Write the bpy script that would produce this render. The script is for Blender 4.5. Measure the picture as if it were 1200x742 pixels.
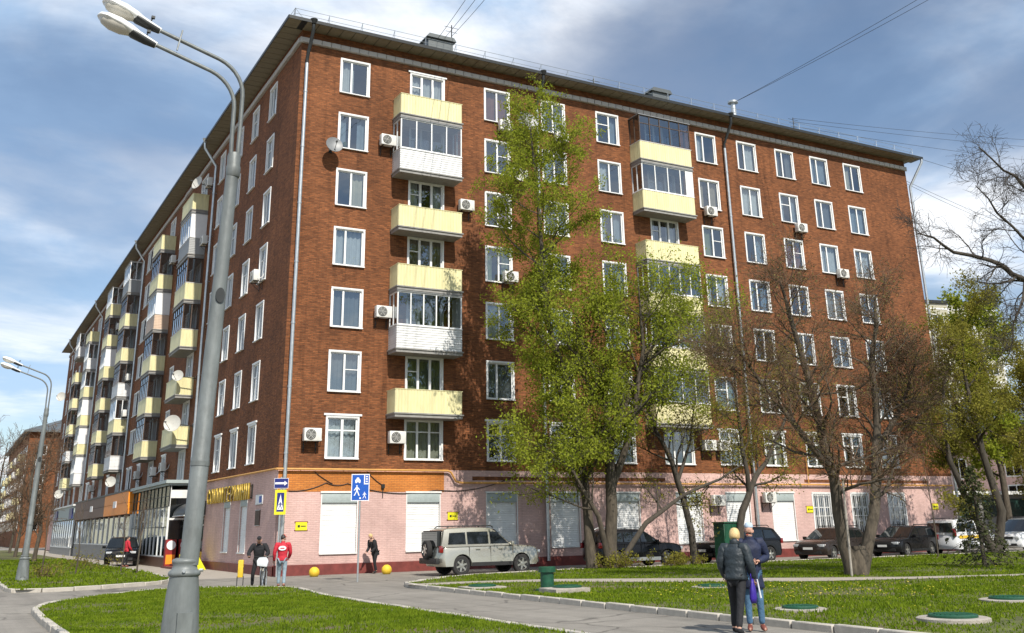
import bpy, bmesh, math, random
import numpy as np
from mathutils import Vector, Matrix
PI = math.pi
rnd = random.Random(7)
S = bpy.context.scene
for o in list(bpy.data.objects): bpy.data.objects.remove(o)
COL = S.collection

# ------------------------------------------------------------------ camera
CAM_C = Vector((-12.7277, -44.6431, 1.7920))
CAM_F = Vector((0.458880, 0.829831, 0.317505))
CAM_R = Vector((0.877698, -0.478919, -0.016809))
CAM_U = Vector((-0.138110, -0.286387, 0.948108))
cd = bpy.data.cameras.new('camera'); cam = bpy.data.objects.new('camera', cd); COL.objects.link(cam)
m = Matrix.Identity(4)
for i in range(3):
    m[i][0] = CAM_R[i]; m[i][1] = CAM_U[i]; m[i][2] = -CAM_F[i]; m[i][3] = CAM_C[i]
cam.matrix_world = m
cd.sensor_fit = 'HORIZONTAL'; cd.sensor_width = 36.0
cd.lens = 36.0*1168.0/1200.0
cd.shift_y = -(371.0-227.7)/1200.0
cd.clip_start = 0.1; cd.clip_end = 3000
S.camera = cam

# ------------------------------------------------------------------ sun and sky
SUN_EL = math.radians(46.5); SUN_A = math.radians(3.5)
sdir = Vector((-math.sin(SUN_A)*math.cos(SUN_EL), -math.cos(SUN_A)*math.cos(SUN_EL), math.sin(SUN_EL)))
sl = bpy.data.lights.new('sun', 'SUN'); sl.energy = 5.0; sl.angle = math.radians(0.53); sl.color = (1.0, 0.945, 0.86)
so = bpy.data.objects.new('sun', sl); COL.objects.link(so)
so.rotation_euler = sdir.to_track_quat('Z', 'Y').to_euler()
W = bpy.data.worlds.new('World'); S.world = W; W.use_nodes = True
nt = W.node_tree; N = nt.nodes; L = nt.links
N.clear()
out = N.new('ShaderNodeOutputWorld'); bg = N.new('ShaderNodeBackground'); bg.inputs['Strength'].default_value = 0.105
sky = N.new('ShaderNodeTexSky'); sky.sky_type = 'NISHITA'; sky.sun_disc = False
sky.sun_elevation = SUN_EL; sky.sun_rotation = math.atan2(sdir.x, sdir.y)
sky.air_density = 1.0; sky.dust_density = 0.25; sky.ozone_density = 2.0
tc = N.new('ShaderNodeTexCoord'); sep = N.new('ShaderNodeSeparateXYZ'); L.new(tc.outputs['Generated'], sep.inputs[0])
ad = N.new('ShaderNodeMath'); ad.operation = 'ADD'; ad.inputs[1].default_value = 0.12; L.new(sep.outputs['Z'], ad.inputs[0])
mx0 = N.new('ShaderNodeMath'); mx0.operation = 'MAXIMUM'; mx0.inputs[1].default_value = 0.05; L.new(ad.outputs[0], mx0.inputs[0])
dx = N.new('ShaderNodeMath'); dx.operation = 'DIVIDE'; L.new(sep.outputs['X'], dx.inputs[0]); L.new(mx0.outputs[0], dx.inputs[1])
dy = N.new('ShaderNodeMath'); dy.operation = 'DIVIDE'; L.new(sep.outputs['Y'], dy.inputs[0]); L.new(mx0.outputs[0], dy.inputs[1])
cv = N.new('ShaderNodeCombineXYZ'); L.new(dx.outputs[0], cv.inputs[0]); L.new(dy.outputs[0], cv.inputs[1])
def cloud_layer(scale, detail, rough, off, lo, hi, sx=1.0, rot=0.0, dist=0.3):
    mp = N.new('ShaderNodeMapping'); mp.inputs['Location'].default_value = (off[0], off[1], off[2]); mp.inputs['Scale'].default_value = (sx, 1, 1)
    mp.inputs['Rotation'].default_value = (0, 0, rot)
    L.new(cv.outputs[0], mp.inputs['Vector'])
    nz = N.new('ShaderNodeTexNoise'); nz.inputs['Scale'].default_value = scale; nz.inputs['Detail'].default_value = detail
    nz.inputs['Roughness'].default_value = rough; nz.inputs['Distortion'].default_value = dist
    L.new(mp.outputs[0], nz.inputs['Vector'])
    r = N.new('ShaderNodeMapRange'); r.interpolation_type = 'SMOOTHSTEP'; r.inputs['From Min'].default_value = lo; r.inputs['From Max'].default_value = hi
    L.new(nz.outputs['Fac'], r.inputs['Value'])
    return r
CLOUD_OFF = (3.5, 1.6, 0.0)
c1 = cloud_layer(0.85, 7, 0.5, CLOUD_OFF, 0.34, 0.60)
c2 = cloud_layer(2.1, 9, 0.62, (7.3, 2.2, 0.5), 0.34, 0.70, 0.55, 0.5, 0.6)
mul = N.new('ShaderNodeMath'); mul.operation = 'MULTIPLY'; L.new(c1.outputs[0], mul.inputs[0])
ad2 = N.new('ShaderNodeMath'); ad2.operation = 'MULTIPLY_ADD'; ad2.inputs[1].default_value = 0.72; ad2.inputs[2].default_value = 0.40
L.new(c2.outputs[0], ad2.inputs[0]); L.new(ad2.outputs[0], mul.inputs[1])
cl = N.new('ShaderNodeMath'); cl.operation = 'MULTIPLY_ADD'; cl.inputs[1].default_value = 0.88; cl.inputs[2].default_value = 0.08; cl.use_clamp = True; L.new(mul.outputs[0], cl.inputs[0])
c3 = cloud_layer(1.5, 6, 0.55, (1.7, 8.2, 1.5), 0.38, 0.62)
ccol = N.new('ShaderNodeMixRGB'); ccol.inputs['Color1'].default_value = (4.5, 6.3, 8.7, 1); ccol.inputs['Color2'].default_value = (10.0, 10.2, 10.5, 1)
L.new(c3.outputs[0], ccol.inputs['Fac'])
mix = N.new('ShaderNodeMixRGB'); L.new(cl.outputs[0], mix.inputs['Fac']); L.new(sky.outputs[0], mix.inputs['Color1']); L.new(ccol.outputs[0], mix.inputs['Color2'])
L.new(mix.outputs[0], bg.inputs['Color']); L.new(bg.outputs[0], out.inputs['Surface'])
S.view_settings.view_transform = 'Standard'; S.view_settings.look = 'None'; S.view_settings.exposure = 0.18; S.view_settings.gamma = 1.0
S.view_settings.use_curve_mapping = False
S.render.engine = 'CYCLES'
S.cycles.max_bounces = 6; S.cycles.diffuse_bounces = 2; S.cycles.transparent_max_bounces = 12; S.cycles.caustics_reflective = False; S.cycles.caustics_refractive = False

# ------------------------------------------------------------------ materials
MATS = {}
def newmat(name):
    mt = bpy.data.materials.new(name); mt.use_nodes = True
    MATS[name] = mt
    return mt, mt.node_tree.nodes, mt.node_tree.links, mt.node_tree.nodes['Principled BSDF']
def mat(name, col, rough=0.6, metal=0.0, var=0.12, scale=6.0, bump=0.0, bscale=None, spec=0.5, coat=0.0, dirt=0.0, coords='Object', stretch=(1,1,1)):
    mt, n, l, p = newmat(name)
    p.inputs['Roughness'].default_value = rough; p.inputs['Metallic'].default_value = metal
    p.inputs['Specular IOR Level'].default_value = spec
    if coat: p.inputs['Coat Weight'].default_value = coat; p.inputs['Coat Roughness'].default_value = 0.05
    t = n.new('ShaderNodeTexCoord'); mp = n.new('ShaderNodeMapping'); mp.inputs['Scale'].default_value = stretch; l.new(t.outputs[coords], mp.inputs['Vector'])
    nz = n.new('ShaderNodeTexNoise'); nz.inputs['Scale'].default_value = scale; nz.inputs['Detail'].default_value = 6; nz.inputs['Roughness'].default_value = 0.65
    l.new(mp.outputs[0], nz.inputs['Vector'])
    r = n.new('ShaderNodeValToRGB'); r.color_ramp.elements[0].position = 0.28; r.color_ramp.elements[1].position = 0.72
    r.color_ramp.elements[0].color = (*[c*(1-var) for c in col], 1); r.color_ramp.elements[1].color = (*[min(1, c*(1+var)) for c in col], 1)
    l.new(nz.outputs['Fac'], r.inputs['Fac'])
    src = r.outputs['Color']
    if dirt:
        n2 = n.new('ShaderNodeTexNoise'); n2.inputs['Scale'].default_value = 1.3; n2.inputs['Detail'].default_value = 8; n2.inputs['Roughness'].default_value = 0.7
        l.new(t.outputs[coords], n2.inputs['Vector'])
        m2 = n.new('ShaderNodeMapRange'); m2.inputs['From Min'].default_value = 0.5; m2.inputs['From Max'].default_value = 0.75; m2.inputs['To Max'].default_value = dirt
        l.new(n2.outputs['Fac'], m2.inputs['Value'])
        mxx = n.new('ShaderNodeMixRGB'); mxx.inputs['Color2'].default_value = (col[0]*0.45, col[1]*0.42, col[2]*0.38, 1)
        l.new(m2.outputs[0], mxx.inputs['Fac']); l.new(src, mxx.inputs['Color1']); src = mxx.outputs[0]
    l.new(src, p.inputs['Base Color'])
    if bump:
        bn = n.new('ShaderNodeTexNoise'); bn.inputs['Scale'].default_value = bscale or scale*4; bn.inputs['Detail'].default_value = 5
        l.new(mp.outputs[0], bn.inputs['Vector'])
        bp = n.new('ShaderNodeBump'); bp.inputs['Strength'].default_value = bump; bp.inputs['Distance'].default_value = 0.02
        l.new(bn.outputs['Fac'], bp.inputs['Height']); l.new(bp.outputs[0], p.inputs['Normal'])
    return mt
def brickmat(name, c1, c2, mortar, streak=0.5, msize=0.012, bump=0.5):
    """running-bond brickwork: object x+y along the wall, z up"""
    mt, n, l, p = newmat(name)
    p.inputs['Roughness'].default_value = 0.85; p.inputs['Specular IOR Level'].default_value = 0.25
    t = n.new('ShaderNodeTexCoord'); s = n.new('ShaderNodeSeparateXYZ'); l.new(t.outputs['Object'], s.inputs[0])
    a = n.new('ShaderNodeMath'); a.operation = 'ADD'; l.new(s.outputs['X'], a.inputs[0]); l.new(s.outputs['Y'], a.inputs[1])
    c = n.new('ShaderNodeCombineXYZ'); l.new(a.outputs[0], c.inputs['X']); l.new(s.outputs['Z'], c.inputs['Y'])
    b = n.new('ShaderNodeTexBrick'); b.inputs['Scale'].default_value = 1.0; b.inputs['Brick Width'].default_value = 0.26; b.inputs['Row Height'].default_value = 0.077
    b.inputs['Mortar Size'].default_value = msize; b.inputs['Bias'].default_value = 0.0
    b.inputs['Color1'].default_value = (*c1, 1); b.inputs['Color2'].default_value = (*c2, 1); b.inputs['Mortar'].default_value = (*mortar, 1)
    l.new(c.outputs[0], b.inputs['Vector'])
    # broad weathering and courses that differ in firing
    mp = n.new('ShaderNodeMapping'); mp.inputs['Scale'].default_value = (2.0, 15.0, 1); l.new(c.outputs[0], mp.inputs['Vector'])
    nz = n.new('ShaderNodeTexNoise'); nz.inputs['Scale'].default_value = 1.6; nz.inputs['Detail'].default_value = 7; nz.inputs['Roughness'].default_value = 0.75
    l.new(mp.outputs[0], nz.inputs['Vector'])
    r = n.new('ShaderNodeMapRange'); r.inputs['From Min'].default_value = 0.3; r.inputs['From Max'].default_value = 0.7; r.inputs['To Min'].default_value = 1-streak; r.inputs['To Max'].default_value = 1+streak*0.8
    l.new(nz.outputs['Fac'], r.inputs['Value'])
    nz2 = n.new('ShaderNodeTexNoise'); nz2.inputs['Scale'].default_value = 0.35; nz2.inputs['Detail'].default_value = 5; l.new(c.outputs[0], nz2.inputs['Vector'])
    r2 = n.new('ShaderNodeMapRange'); r2.inputs['From Min'].default_value = 0.3; r2.inputs['From Max'].default_value = 0.7; r2.inputs['To Min'].default_value = 0.74; r2.inputs['To Max'].default_value = 1.2
    l.new(nz2.outputs['Fac'], r2.inputs['Value'])
    mp3 = n.new('ShaderNodeMapping'); mp3.inputs['Scale'].default_value = (2.6, 0.16, 1); l.new(c.outputs[0], mp3.inputs['Vector'])
    nz3 = n.new('ShaderNodeTexNoise'); nz3.inputs['Scale'].default_value = 1.0; nz3.inputs['Detail'].default_value = 6; nz3.inputs['Roughness'].default_value = 0.7; l.new(mp3.outputs[0], nz3.inputs['Vector'])
    r3 = n.new('ShaderNodeMapRange'); r3.inputs['From Min'].default_value = 0.5; r3.inputs['From Max'].default_value = 0.72; r3.inputs['To Min'].default_value = 1.0; r3.inputs['To Max'].default_value = 1-streak*0.8
    l.new(nz3.outputs['Fac'], r3.inputs['Value'])
    m0 = n.new('ShaderNodeMath'); m0.operation = 'MULTIPLY'; l.new(r2.outputs[0], m0.inputs[0]); l.new(r3.outputs[0], m0.inputs[1])
    mm = n.new('ShaderNodeMath'); mm.operation = 'MULTIPLY'; l.new(r.outputs[0], mm.inputs[0]); l.new(m0.outputs[0], mm.inputs[1])
    mx = n.new('ShaderNodeVectorMath'); mx.operation = 'SCALE'; l.new(b.outputs['Color'], mx.inputs[0]); l.new(mm.outputs[0], mx.inputs['Scale'])
    l.new(mx.outputs[0], p.inputs['Base Color'])
    bp = n.new('ShaderNodeBump'); bp.inputs['Strength'].default_value = bump; bp.inputs['Distance'].default_value = 0.012; bp.invert = True
    l.new(b.outputs['Fac'], bp.inputs['Height']); l.new(bp.outputs[0], p.inputs['Normal'])
    return mt
def glassmat(name, tint=(0.75, 0.82, 0.85), trans=0.8, rough=0.015):
    """window pane: part mirror, part clear"""
    mt = bpy.data.materials.new(name); mt.use_nodes = True; MATS[name] = mt
    n = mt.node_tree.nodes; l = mt.node_tree.links; n.clear()
    o = n.new('ShaderNodeOutputMaterial'); g = n.new('ShaderNodeBsdfGlossy'); g.inputs['Roughness'].default_value = rough; g.inputs['Color'].default_value = (0.9, 0.95, 1, 1)
    tr = n.new('ShaderNodeBsdfTransparent'); tr.inputs['Color'].default_value = (*[c*trans for c in tint], 1)
    lw = n.new('ShaderNodeLayerWeight'); lw.inputs['Blend'].default_value = 0.5
    pw = n.new('ShaderNodeMath'); pw.operation = 'POWER'; pw.inputs[1].default_value = 3.2; l.new(lw.outputs['Facing'], pw.inputs[0])
    f = n.new('ShaderNodeMath'); f.operation = 'MULTIPLY_ADD'; f.inputs[1].default_value = 0.85; f.inputs[2].default_value = 0.20; f.use_clamp = True; l.new(pw.outputs[0], f.inputs[0])
    t = n.new('ShaderNodeTexCoord'); nz = n.new('ShaderNodeTexNoise'); nz.inputs['Scale'].default_value = 1.6; nz.inputs['Detail'].default_value = 1; l.new(t.outputs['Object'], nz.inputs['Vector'])
    bp = n.new('ShaderNodeBump'); bp.inputs['Strength'].default_value = 0.06; bp.inputs['Distance'].default_value = 0.05; l.new(nz.outputs['Fac'], bp.inputs['Height'])
    l.new(bp.outputs[0], g.inputs['Normal'])
    mi = n.new('ShaderNodeMixShader'); l.new(f.outputs[0], mi.inputs['Fac']); l.new(tr.outputs[0], mi.inputs[1]); l.new(g.outputs[0], mi.inputs[2]); l.new(mi.outputs[0], o.inputs['Surface'])
    return mt
def leafmat(name, ca, cb, transl=0.45):
    mt = bpy.data.materials.new(name); mt.use_nodes = True; MATS[name] = mt
    n = mt.node_tree.nodes; l = mt.node_tree.links; n.clear()
    o = n.new('ShaderNodeOutputMaterial'); d = n.new('ShaderNodeBsdfDiffuse'); tr = n.new('ShaderNodeBsdfTranslucent')
    t = n.new('ShaderNodeTexCoord'); nz = n.new('ShaderNodeTexNoise'); nz.inputs['Scale'].default_value = 1.9; nz.inputs['Detail'].default_value = 8; nz.inputs['Roughness'].default_value = 0.8
    l.new(t.outputs['Object'], nz.inputs['Vector'])
    r = n.new('ShaderNodeValToRGB'); r.color_ramp.elements[0].position = 0.35; r.color_ramp.elements[1].position = 0.65
    r.color_ramp.elements[0].color = (*ca, 1); r.color_ramp.elements[1].color = (*cb, 1); l.new(nz.outputs['Fac'], r.inputs['Fac'])
    l.new(r.outputs[0], d.inputs['Color']); l.new(r.outputs[0], tr.inputs['Color'])
    mi = n.new('ShaderNodeMixShader'); mi.inputs['Fac'].default_value = transl; l.new(d.outputs[0], mi.inputs[1]); l.new(tr.outputs[0], mi.inputs[2]); l.new(mi.outputs[0], o.inputs['Surface'])
    return mt
def ribmat(name, col, period=0.16, depth=0.6, axis='u', rough=0.5):
    """sheet cladding with fine ribs; u = along the wall, z = up"""
    mt, n, l, p = newmat(name); p.inputs['Roughness'].default_value = rough
    t = n.new('ShaderNodeTexCoord'); s = n.new('ShaderNodeSeparateXYZ'); l.new(t.outputs['Object'], s.inputs[0])
    if axis == 'u':
        a = n.new('ShaderNodeMath'); a.operation = 'ADD'; l.new(s.outputs['X'], a.inputs[0]); l.new(s.outputs['Y'], a.inputs[1]); src = a.outputs[0]
    else: src = s.outputs['Z']
    k = n.new('ShaderNodeMath'); k.operation = 'MULTIPLY'; k.inputs[1].default_value = 1/period; l.new(src, k.inputs[0])
    fr = n.new('ShaderNodeMath'); fr.operation = 'FRACT'; l.new(k.outputs[0], fr.inputs[0])
    rr = n.new('ShaderNodeMapRange'); rr.inputs['From Min'].default_value = 0.0; rr.inputs['From Max'].default_value = 0.16; l.new(fr.outputs[0], rr.inputs['Value'])
    bp = n.new('ShaderNodeBump'); bp.inputs['Strength'].default_value = depth; bp.inputs['Distance'].default_value = 0.02; l.new(rr.outputs[0], bp.inputs['Height']); l.new(bp.outputs[0], p.inputs['Normal'])
    nz = n.new('ShaderNodeTexNoise'); nz.inputs['Scale'].default_value = 2.0; nz.inputs['Detail'].default_value = 7; nz.inputs['Roughness'].default_value = 0.7
    mps = n.new('ShaderNodeMapping'); mps.inputs['Scale'].default_value = (2.2, 2.2, 0.35); gi = n.new('ShaderNodeObjectInfo'); l.new(gi.outputs['Location'], mps.inputs['Location']); l.new(t.outputs['Object'], mps.inputs['Vector']); l.new(mps.outputs[0], nz.inputs['Vector'])
    r = n.new('ShaderNodeMapRange'); r.inputs['From Min'].default_value = 0.3; r.inputs['From Max'].default_value = 0.75; r.inputs['To Min'].default_value = 1.05; r.inputs['To Max'].default_value = 0.74; l.new(nz.outputs['Fac'], r.inputs['Value'])
    mx = n.new('ShaderNodeVectorMath'); mx.operation = 'SCALE'; mx.inputs[0].default_value = col; l.new(r.outputs[0], mx.inputs['Scale']); l.new(mx.outputs[0], p.inputs['Base Color'])
    return mt

M = MATS
brickmat('brick', (0.29, 0.102, 0.038), (0.14, 0.048, 0.02), (0.16, 0.076, 0.035), 0.5)
brickmat('brick_orange', (0.62, 0.23, 0.05), (0.52, 0.175, 0.035), (0.38, 0.15, 0.05), 0.2)
brickmat('brick_pink', (0.67, 0.46, 0.41), (0.62, 0.415, 0.37), (0.565, 0.37, 0.33), 0.2, 0.012, 0.5)
mat('plinth', (0.17, 0.035, 0.028), 0.6, var=0.3, scale=3, bump=0.2, dirt=0.4)
mat('white_pvc', (0.82, 0.82, 0.80), 0.4, var=0.05, scale=4)
mat('white_trim', (0.74, 0.74, 0.71), 0.5, var=0.1, scale=3, dirt=0.25)
mat('dark_wood', (0.085, 0.055, 0.038), 0.7, var=0.3, scale=4)
mat('grey_sheet', (0.30, 0.31, 0.31), 0.5, 0.3, var=0.15, scale=2, dirt=0.3)
ribmat('yellow_clad', (0.80, 0.735, 0.41)); ribmat('white_clad', (0.80, 0.80, 0.78), 0.11, 0.5, 'z'); ribmat('grey_clad', (0.42, 0.43, 0.42), 0.11, 0.5, 'z'); ribmat('peach_clad', (0.70, 0.52, 0.38), 0.11, 0.5, 'z')
mat('slab', (0.30, 0.29, 0.27), 0.8, var=0.2, scale=3, bump=0.2, dirt=0.4)
mat('cornice_white', (0.50, 0.47, 0.44), 0.8, var=0.18, scale=2.5, dirt=0.5)
mat('soffit', (0.25, 0.215, 0.15), 0.8, var=0.2, scale=2, stretch=(1, 1, 1), dirt=0.3)
mat('dark_metal', (0.035, 0.037, 0.036), 0.45, 0.4, var=0.2)
mat('roof_metal', (0.15, 0.16, 0.155), 0.45, 0.6, var=0.15, scale=1)
mat('zinc', (0.52, 0.54, 0.54), 0.38, 0.75, var=0.15, scale=5, dirt=0.2)
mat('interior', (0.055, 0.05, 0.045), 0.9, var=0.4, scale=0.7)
glassmat('glass'); glassmat('shop_glass', (0.5, 0.58, 0.58), 0.55)
mat('glass_green', (0.02, 0.055, 0.045), 0.08, var=0.3, scale=1.5, spec=0.8)
mat('glass_black', (0.008, 0.010, 0.011), 0.06, var=0.3, scale=1.5, spec=0.7)
mat('net_white', (0.70, 0.70, 0.67), 0.9, var=0.12, scale=3); mat('net_blue', (0.32, 0.38, 0.42), 0.9, var=0.15, scale=3)
mat('drape_beige', (0.45, 0.36, 0.24), 0.9, var=0.15, scale=3); mat('drape_green', (0.28, 0.31, 0.17), 0.9, var=0.15, scale=3); mat('drape_grey', (0.20, 0.21, 0.21), 0.9, var=0.15, scale=3)
mat('drape_rust', (0.30, 0.12, 0.07), 0.9, var=0.15, scale=3); mat('blind_cream', (0.62, 0.56, 0.42), 0.8, var=0.08, scale=3); mat('sill_green', (0.05, 0.09, 0.03), 0.9, var=0.4, scale=9)
mat('shutter_white', (0.76, 0.76, 0.74), 0.5, var=0.08, scale=2, dirt=0.35); mat('shutter_box', (0.36, 0.41, 0.40), 0.5, var=0.1)
mat('pipe_yellow', (0.58, 0.30, 0.075), 0.55, var=0.15, scale=3, dirt=0.3)
mat('cable', (0.025, 0.022, 0.02), 0.6)
def asphaltmat(name, col):
    mt, n, l, p = newmat(name); p.inputs['Roughness'].default_value = 0.9; p.inputs['Specular IOR Level'].default_value = 0.3
    t = n.new('ShaderNodeTexCoord')
    def noise(sc, det, lo, hi, a, b, stretch=(1, 1, 1)):
        mp = n.new('ShaderNodeMapping'); mp.inputs['Scale'].default_value = stretch; l.new(t.outputs['Object'], mp.inputs['Vector'])
        z = n.new('ShaderNodeTexNoise'); z.inputs['Scale'].default_value = sc; z.inputs['Detail'].default_value = det; z.inputs['Roughness'].default_value = 0.65; l.new(mp.outputs[0], z.inputs['Vector'])
        r = n.new('ShaderNodeMapRange'); r.inputs['From Min'].default_value = lo; r.inputs['From Max'].default_value = hi; r.inputs['To Min'].default_value = a; r.inputs['To Max'].default_value = b; l.new(z.outputs['Fac'], r.inputs['Value']); return z, r
    def mulv(a, b):
        m_ = n.new('ShaderNodeMath'); m_.operation = 'MULTIPLY'; l.new(a, m_.inputs[0]); l.new(b, m_.inputs[1]); return m_.outputs[0]
    _, broad = noise(0.22, 6, .35, .65, .82, 1.12); _, mid = noise(1.7, 8, .3, .7, .86, 1.1); _, fine = noise(38, 4, .3, .7, .8, 1.2); _, track = noise(0.8, 5, .45, .62, 1.0, .84, (2.2, .12, 1))
    # thin wandering cracks
    wz = n.new('ShaderNodeTexNoise'); wz.inputs['Scale'].default_value = 1.3; wz.inputs['Detail'].default_value = 5; l.new(t.outputs['Object'], wz.inputs['Vector'])
    mxv = n.new('ShaderNodeMixRGB'); mxv.inputs['Fac'].default_value = 0.35; l.new(t.outputs['Object'], mxv.inputs['Color1']); l.new(wz.outputs['Color'], mxv.inputs['Color2'])
    vo = n.new('ShaderNodeTexVoronoi'); vo.feature = 'DISTANCE_TO_EDGE'; vo.inputs['Scale'].default_value = 0.42; l.new(mxv.outputs[0], vo.inputs['Vector'])
    cr = n.new('ShaderNodeMapRange'); cr.inputs['From Min'].default_value = 0.004; cr.inputs['From Max'].default_value = 0.012; cr.inputs['To Min'].default_value = 0.55; cr.inputs['To Max'].default_value = 1.0; l.new(vo.outputs['Distance'], cr.inputs['Value'])
    v = mulv(mulv(mulv(broad.outputs[0], mid.outputs[0]), mulv(fine.outputs[0], track.outputs[0])), cr.outputs[0])
    sc = n.new('ShaderNodeVectorMath'); sc.operation = 'SCALE'; sc.inputs[0].default_value = col; l.new(v, sc.inputs['Scale']); l.new(sc.outputs[0], p.inputs['Base Color'])
    z, _ = noise(60, 4, 0, 1, 0, 1); bp = n.new('ShaderNodeBump'); bp.inputs['Strength'].default_value = 0.4; bp.inputs['Distance'].default_value = 0.01; l.new(z.outputs['Fac'], bp.inputs['Height']); l.new(bp.outputs[0], p.inputs['Normal'])
asphaltmat('asphalt', (0.24, 0.22, 0.19))
mat('asphalt_dark', (0.125, 0.12, 0.115), 0.9, var=0.15, scale=0.8, bump=0.3, bscale=60, dirt=0.3)
mat('path_grit', (0.34, 0.30, 0.25), 0.95, var=0.15, scale=2, bump=0.3, bscale=50, dirt=0.3)
mat('kerb', (0.42, 0.385, 0.33), 0.9, var=0.18, scale=5, bump=0.35, bscale=40, dirt=0.5)
mat('lawn', (0.085, 0.095, 0.02), 0.95, var=0.6, scale=3.2, bump=0.9, bscale=22, dirt=0.25)
_l = M['lawn'].node_tree; _p = _l.nodes['Principled BSDF']; _src = _p.inputs['Base Color'].links[0].from_socket
_t = _l.nodes.new('ShaderNodeTexCoord'); _n = _l.nodes.new('ShaderNodeTexNoise'); _n.inputs['Scale'].default_value = 0.55; _n.inputs['Detail'].default_value = 8; _n.inputs['Roughness'].default_value = 0.7; _l.links.new(_t.outputs['Object'], _n.inputs['Vector'])
_r = _l.nodes.new('ShaderNodeMapRange'); _r.inputs['From Min'].default_value = 0.50; _r.inputs['From Max'].default_value = 0.62; _l.links.new(_n.outputs['Fac'], _r.inputs['Value'])
_m = _l.nodes.new('ShaderNodeMixRGB'); _m.inputs['Color2'].default_value = (0.135, 0.098, 0.058, 1); _l.links.new(_r.outputs[0], _m.inputs['Fac']); _l.links.new(_src, _m.inputs['Color1']); _l.links.new(_m.outputs[0], _p.inputs['Base Color'])
leafmat('needle_pale', (0.05, 0.065, 0.025), (0.10, 0.11, 0.05), 0.2)
leafmat('grass_blade', (0.07, 0.13, 0.009), (0.24, 0.31, 0.025), 0.4)
mat('dandelion', (0.75, 0.60, 0.04), 0.8)
mat('bark', (0.078, 0.063, 0.045), 0.95, var=0.6, scale=7, bump=1.0, bscale=14, stretch=(1, 1, 0.3))
mat('bark_dark', (0.06, 0.05, 0.038), 0.95, var=0.4, scale=7, bump=0.8, bscale=14, stretch=(1, 1, 0.3))
mat('twig_brown', (0.135, 0.085, 0.05), 0.95, var=0.3)
mat('twig_dark', (0.055, 0.045, 0.036), 0.95, var=0.3)
leafmat('leaf_spring', (0.17, 0.225, 0.02), (0.42, 0.45, 0.06), 0.5)
leafmat('leaf_olive', (0.16, 0.165, 0.025), (0.38, 0.34, 0.07), 0.5)
leafmat('bud_brown', (0.12, 0.10, 0.04), (0.24, 0.205, 0.08), 0.3)
leafmat('needle', (0.02, 0.035, 0.012), (0.045, 0.06, 0.02), 0.2)
mat('lamp_paint', (0.165, 0.18, 0.175), 0.5, 0.15, var=0.3, scale=4, bump=0.25, bscale=22, dirt=0.7, stretch=(1, 1, .35))
mat('lamp_glass', (0.55, 0.52, 0.45), 0.12, var=0.1, spec=0.8)
mat('concrete', (0.35, 0.315, 0.265), 0.95, var=0.3, scale=5, bump=0.5, bscale=40, dirt=0.75)
mat('green_paint', (0.009, 0.07, 0.034), 0.5, var=0.35, scale=7, dirt=0.7, bump=.2)
mat('ac_white', (0.72, 0.71, 0.66), 0.5, var=0.06, scale=3, dirt=0.25); mat('ac_grille', (0.06, 0.06, 0.055), 0.6)
mat('dish_grey', (0.2, 0.205, 0.205), 0.5, 0.2, var=0.1); mat('dish_white', (0.50, 0.49, 0.44), 0.5, var=0.1)
mat('sign_blue', (0.008, 0.085, 0.42), 0.4, var=0.05); mat('sign_navy', (0.012, 0.02, 0.16), 0.4, var=0.05); mat('sign_white', (0.80, 0.80, 0.80), 0.4, var=0.03); mat('sign_yellow', (0.72, 0.66, 0.02), 0.4, var=0.05)
mat('gold_letter', (0.62, 0.42, 0.06), 0.35, 0.25, var=0.1)
mat('yellow_paint', (0.70, 0.46, 0.03), 0.65, var=0.2, scale=8, dirt=0.7, bump=.2)
mat('orange_panel', (0.95, 0.30, 0.02), 0.45, var=0.06); mat('brown_panel', (0.13, 0.06, 0.035), 0.5, var=0.15); mat('red_panel', (0.26, 0.015, 0.015), 0.5, var=0.15)
mat('stone_grey', (0.28, 0.27, 0.25), 0.8, var=0.15, scale=3); mat('panel_beige', (0.42, 0.40, 0.30), 0.85, var=0.12, scale=1)
mat('car_silver', (0.46, 0.44, 0.37), 0.25, 0.6, var=0.04, coat=0.6, scale=2); mat('car_black', (0.006, 0.006, 0.007), 0.22, 0.0, var=0.1, spec=0.35); mat('car_brown', (0.035, 0.026, 0.022), 0.2, 0.2, var=0.1, spec=0.4); mat('car_graphite', (0.012, 0.012, 0.013), 0.22, 0.2, var=0.1, spec=0.35)
mat('car_white', (0.72, 0.73, 0.74), 0.25, 0.0, var=0.03, coat=0.7)
mat('car_trim', (0.018, 0.018, 0.018), 0.6, var=0.15); mat('car_glass', (0.010, 0.013, 0.014), 0.04, var=0.2, spec=0.9)
mat('tyre', (0.022, 0.021, 0.020), 0.85, var=0.2); mat('rim', (0.50, 0.49, 0.45), 0.3, 0.8, var=0.08); mat('tail_red', (0.20, 0.008, 0.010), 0.2, var=0.1, coat=0.8); mat('head_lamp', (0.55, 0.57, 0.58), 0.1, 0.2, var=0.1, coat=1.0); mat('plate_white', (0.70, 0.70, 0.68), 0.5)
mat('skin', (0.52, 0.30, 0.215), 0.55, var=0.08, scale=20)
mat('hair_blonde', (0.58, 0.42, 0.19), 0.6, var=0.25, scale=30); mat('hair_dark', (0.03, 0.022, 0.018), 0.6, var=0.25, scale=30)
mat('cloth_black', (0.012, 0.012, 0.014), 0.85, var=0.3, scale=8, bump=1.0, bscale=13); mat('cloth_slate', (0.017, 0.025, 0.031), 0.55, var=0.3, scale=8, bump=1.0, bscale=13); mat('cloth_navy', (0.009, 0.015, 0.045), 0.7, var=0.3, scale=8, bump=1.0, bscale=13)
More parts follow.
